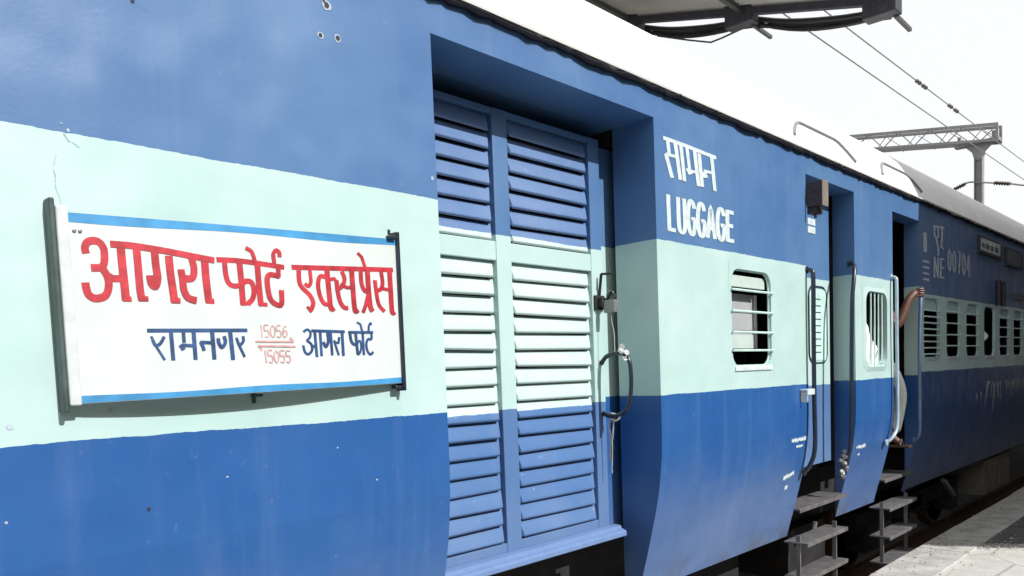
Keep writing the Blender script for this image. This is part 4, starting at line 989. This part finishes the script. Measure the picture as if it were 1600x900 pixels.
# corrugation runs down the slope: ridges along x
mb = MB(); m_ = 120
for i in range(m_):
    p = 6.0 + (YE + .06 - 6.0) * i / m_; q = 6.0 + (YE + .06 - 6.0) * (i + 1) / m_
    c0 = .016 * math.sin(i * math.pi / 2); c1 = .016 * math.sin((i + 1) * math.pi / 2)
    mb.quad((xa, p, zr(xa) + .09 + c0), (xb, p, zr(xb) + .09 + c0), (xb, q, zr(xb) + .09 + c1), (xa, q, zr(xa) + .09 + c1))
S_(mb.build('roof_sheet', M['sheet'], smooth=True))
for yt in (YE - .12, 6.3):
    mb = MB()
    mb.bar((xa, yt, zr(xa) + .03), (xb, yt, zr(xb) + .03), .07, .07)
    S_(mb.build('roof_truss', M['truss']))
for xp in (-.45, -1.93, -3.4, -4.9, -6.4, -7.9):
    mb = MB(); mb.bar((xp, 6.0, zr(xp) + .045), (xp, YE + .04, zr(xp) + .045), .05, .05)
    S_(mb.build('purlin', M['purlin']))
    mb = MB(); mb.box(xp - .19, xp + .13, YE - .16, YE + .02, zr(xp) - .10, zr(xp) + .16)
    S_(mb.build('gusset_plate', M['truss'], bevel=.01))
    mb = MB(); mb.bar((xp + .08, YE - .02, zr(xp) - .10), (xp + .08, YE + .42, zr(xp) - .115), .035)
    S_(mb.build('stay_rod', M['purlin']))
for j, (sag, r_, dy) in enumerate(((.10, .030, .06), (.16, .022, .08), (.05, .026, .10))):
    mb = MB(); pts = []
    anch = [-.45, -1.93, -3.4, -4.9, -6.4, -7.9]
    for a, b in zip(anch, anch[1:]):
        for k in range(10):
            t = k / 10; x = a + (b - a) * t
            pts.append((x, YE + dy + .01 * math.sin(k + j), zr(x) + .02 - .035 * j - .75 * sag * 4 * t * (1 - t) * (1 if a > -2 else (.75 + .25 * j))))
    mb.tube(pts, r_, 7)
    S_(mb.build('cable', M['cable'], smooth=True))
mb = MB()
mb.tube([(-1.99, YE + .1, zr(-1.99) - .06), (-2.3, YE + .12, zr(-2.3) - .16), (-2.45, YE + .13, zr(-2.45) - .20), (-2.75, YE + .13, zr(-2.75) - .16), (-3.15, YE + .1, zr(-3.15) - .10)], .010, 6)
S_(mb.build('cable', M['cable'], smooth=True))
for xc in (-5.0, -7.6):
    for yt in (YE - .12, 6.3):
        mb = MB(); mb.box(xc - .1, xc + .1, yt - .1, yt + .1, ZG - .05, zr(xc) - .05)
        S_(mb.build('column', M['truss']))

# ------------------------------------------------------------------ platform shed further along (throws the far shade)
ps = tag(empty('platform_shed', (4.5, 16, 0)), 'platform shed whose roof shades the far half of the train', 'shed roof')
YP = 8.16
mb = MB()
RP = [(1.15, 5.05), (4.5, 5.75), (6.7, 5.45), (10, 5.0)]
def yend(x): return YP if x < 6.7 else YP + .7 * (x - 6.7)      # splayed end bay
for i in range(200):
    for (xa_, za_), (xb_, zb_) in zip(RP, RP[1:]):
        f = lambda x, t: yend(x) + (70 - yend(x)) * t / 200
        g0, g1 = .02 * (i % 2), .02 * ((i + 1) % 2)
        mb.quad((xa_, f(xa_, i), za_ + g0), (xb_, f(xb_, i), zb_ + g0), (xb_, f(xb_, i + 1), zb_ + g1), (xa_, f(xa_, i + 1), za_ + g1))
S_(mb.build('roof_sheet', M['sheet']), ps)
for k in range(8):
    yy = YP + 2.6 + 8 * k
    mb = MB(); mb.box(4.4, 4.6, yy - .1, yy + .1, 0, 5.7)
    S_(mb.build('column', M['truss']), ps)
    mb = MB(); mb.bar((1.2, yy, 4.98), (4.5, yy, 5.66), .08, .14); mb.bar((4.5, yy, 5.66), (9.9, yy, 4.92), .08, .14); mb.bar((1.6, yy, 5.0), (4.5, yy, 4.3), .06)
    S_(mb.build('roof_truss', M['truss']), ps)

# ------------------------------------------------------------------ unseen building behind the camera, added to block low sky light
sb = tag(empty('sky_block_building', (11, 10, 0)), 'unseen ochre building with dark doorways, added to block low sky light from the train', 'building')
mb = MB(); mb.box(10.0, 18, -45, 75, -.5, 7.3); mb.box(9.75, 10.0, -45, 75, 6.9, 7.25); mb.box(9.93, 10.0, -45, 75, 3.6, 3.8)
S_(mb.build('sky_block_wall', plain('sky_block_plaster', (0.20, 0.14, 0.085), 0.9, var=0.15, scale=2, dirt=(.16, .12, .08), dscale=.8)), sb)
for k in range(20):
    yy = -42 + 6 * k
    mb = MB(); mb.box(9.96, 10.0 - .002, yy, yy + 1.5, 0.0, 2.6); mb.mi = 1; mb.box(9.92, 9.96, yy - .1, yy, 0, 2.7); mb.box(9.92, 9.96, yy + 1.5, yy + 1.6, 0, 2.7); mb.box(9.92, 9.96, yy - .1, yy + 1.6, 2.7, 2.8)
    S_(mb.build('sky_block_doorway', [M['dark'], M['brown']]), sb)
    mb = MB(); mb.box(9.96, 10.0 - .002, yy + 3, yy + 4.2, 4.3, 5.9); mb.mi = 1; mb.box(9.93, 9.96, yy + 2.9, yy + 4.3, 4.2, 4.3)
    S_(mb.build('window', [M['dark'], M['brown']]), sb)

# ------------------------------------------------------------------ overhead line: portal, mast and wires
mp = tag(empty('overhead_mast', (-4.62, 30, ZG)), 'grey steel mast carrying a lattice beam and insulated bracket beyond the train', 'mast')
mb = MB()
mb.box(-4.74, -4.72, 29.86, 30.14, ZG - .1, 8.25); mb.box(-4.52, -4.50, 29.86, 30.14, ZG - .1, 8.25); mb.box(-4.72, -4.52, 29.985, 30.015, ZG - .1, 8.25)
S_(mb.build('post', M['galv']), mp)
mb = MB(); mb.prism([(-4.82, 8.42), (-5.12, 8.72), (-4.12, 8.72), (-4.44, 8.42), (-4.50, 8.15), (-4.74, 8.15)], 29.93, 30.07)
mb.box(-5.32, -4.02, 29.84, 30.16, 8.64, 8.76); mb.bar((-5.2, 30, 8.7), (-5.2, 30, 9.0), .1); mb.bar((-4.2, 30, 8.7), (-4.2, 30, 9.0), .1)
S_(mb.build('head_plate', M['galv'], bevel=.01), mp)
mb = MB()
def bp_(t, h): return (-4.03 - 12 * t, 30.0, 9.12 + h + .145 * 12 * t)      # tilts up slightly away from the track
for h in (0, -.62 + .62):
    pass
for dy in (-.25, .25):
    for h in (0.0, -.50):
        a = bp_(0, h); b = bp_(1, h); mb.bar((a[0], 30 + dy, a[2]), (b[0], 30 + dy, b[2]), .075, .085)
for k in range(24):
    a = bp_(k / 24, -.50 if k % 2 else 0); b = bp_((k + 1) / 24, 0 if k % 2 else -.50)
    mb.bar((a[0], 29.75, a[2]), (b[0], 29.75, b[2]), .03); mb.bar((a[0], 30.25, b[2]), (b[0], 30.25, a[2]), .02)
a = bp_(0, 0); b = bp_(0, -.5)
for dy in (-.25, .25): mb.bar((a[0] - .03, 30 + dy, a[2]), (b[0] - .03, 30 + dy, b[2]), .08)
S_(mb.build('lattice_beam', M['galv']), mp)
mb = MB(); mb.tube(smooth_line([(-5.6, 29.9, 7.22), (-5.2, 29.9, 7.38), (-4.9, 29.9, 7.47), (-4.62, 29.9, 7.42), (-4.2, 29.9, 7.32), (-3.71, 29.9, 7.2), (-3.2, 29.9, 7.05), (-1.62, 29.9, 6.75)], 4), .028, 8)
S_(mb.build('bracket_arm', M['galv'], smooth=True), mp)
for a, b in (((-5.45, 29.9, 7.28), (-5.0, 29.9, 7.44)), ((-4.15, 29.9, 7.31), (-3.72, 29.9, 7.20))):
    mb = MB(); a = Vector(a); b = Vector(b); L_ = (b - a).length
    mb.lathe(a, b - a, [(L_ * i / 12, .035 if i % 2 else .075) for i in range(13)], 12)
    S_(mb.build('insulator', M['insul'], smooth=True), mp)
XW = -1.62
def wire(z0, sag, r_, nm, lab):
    mb = MB(); pts = []
    for k in range(60):
        yy = -20 + 100 * k / 59; t = ((yy + 15) % 45) / 45
        pts.append((XW, yy, z0 + sag * (4 * (t - .5) ** 2)))
    mb.tube(pts, r_, 6)
    return tag(mb.build(nm, M['wire'], smooth=True), lab, 'overhead wire')
wire(5.53, .05, .0085, 'contact_wire', 'lower overhead contact wire running straight above the train')
cw = wire(5.90, .10, .0085, 'catenary_wire', 'upper overhead wire carrying small dark clamps above the train')
for yy in (13.45, 13.75, 15.15, 15.5):
    mb = MB(); t = ((yy + 15) % 45) / 45; zc = 5.90 + .10 * (4 * (t - .5) ** 2)
    mb.lathe((XW, yy - .1, zc), (0, 1, 0), [(0, .012), (.02, .028), (.06, .03), (.08, .016), (.13, .016), (.15, .03), (.19, .028), (.22, .012)], 10)
    o_ = mb.build('clamp', M['insul'], smooth=True); o_.parent = cw
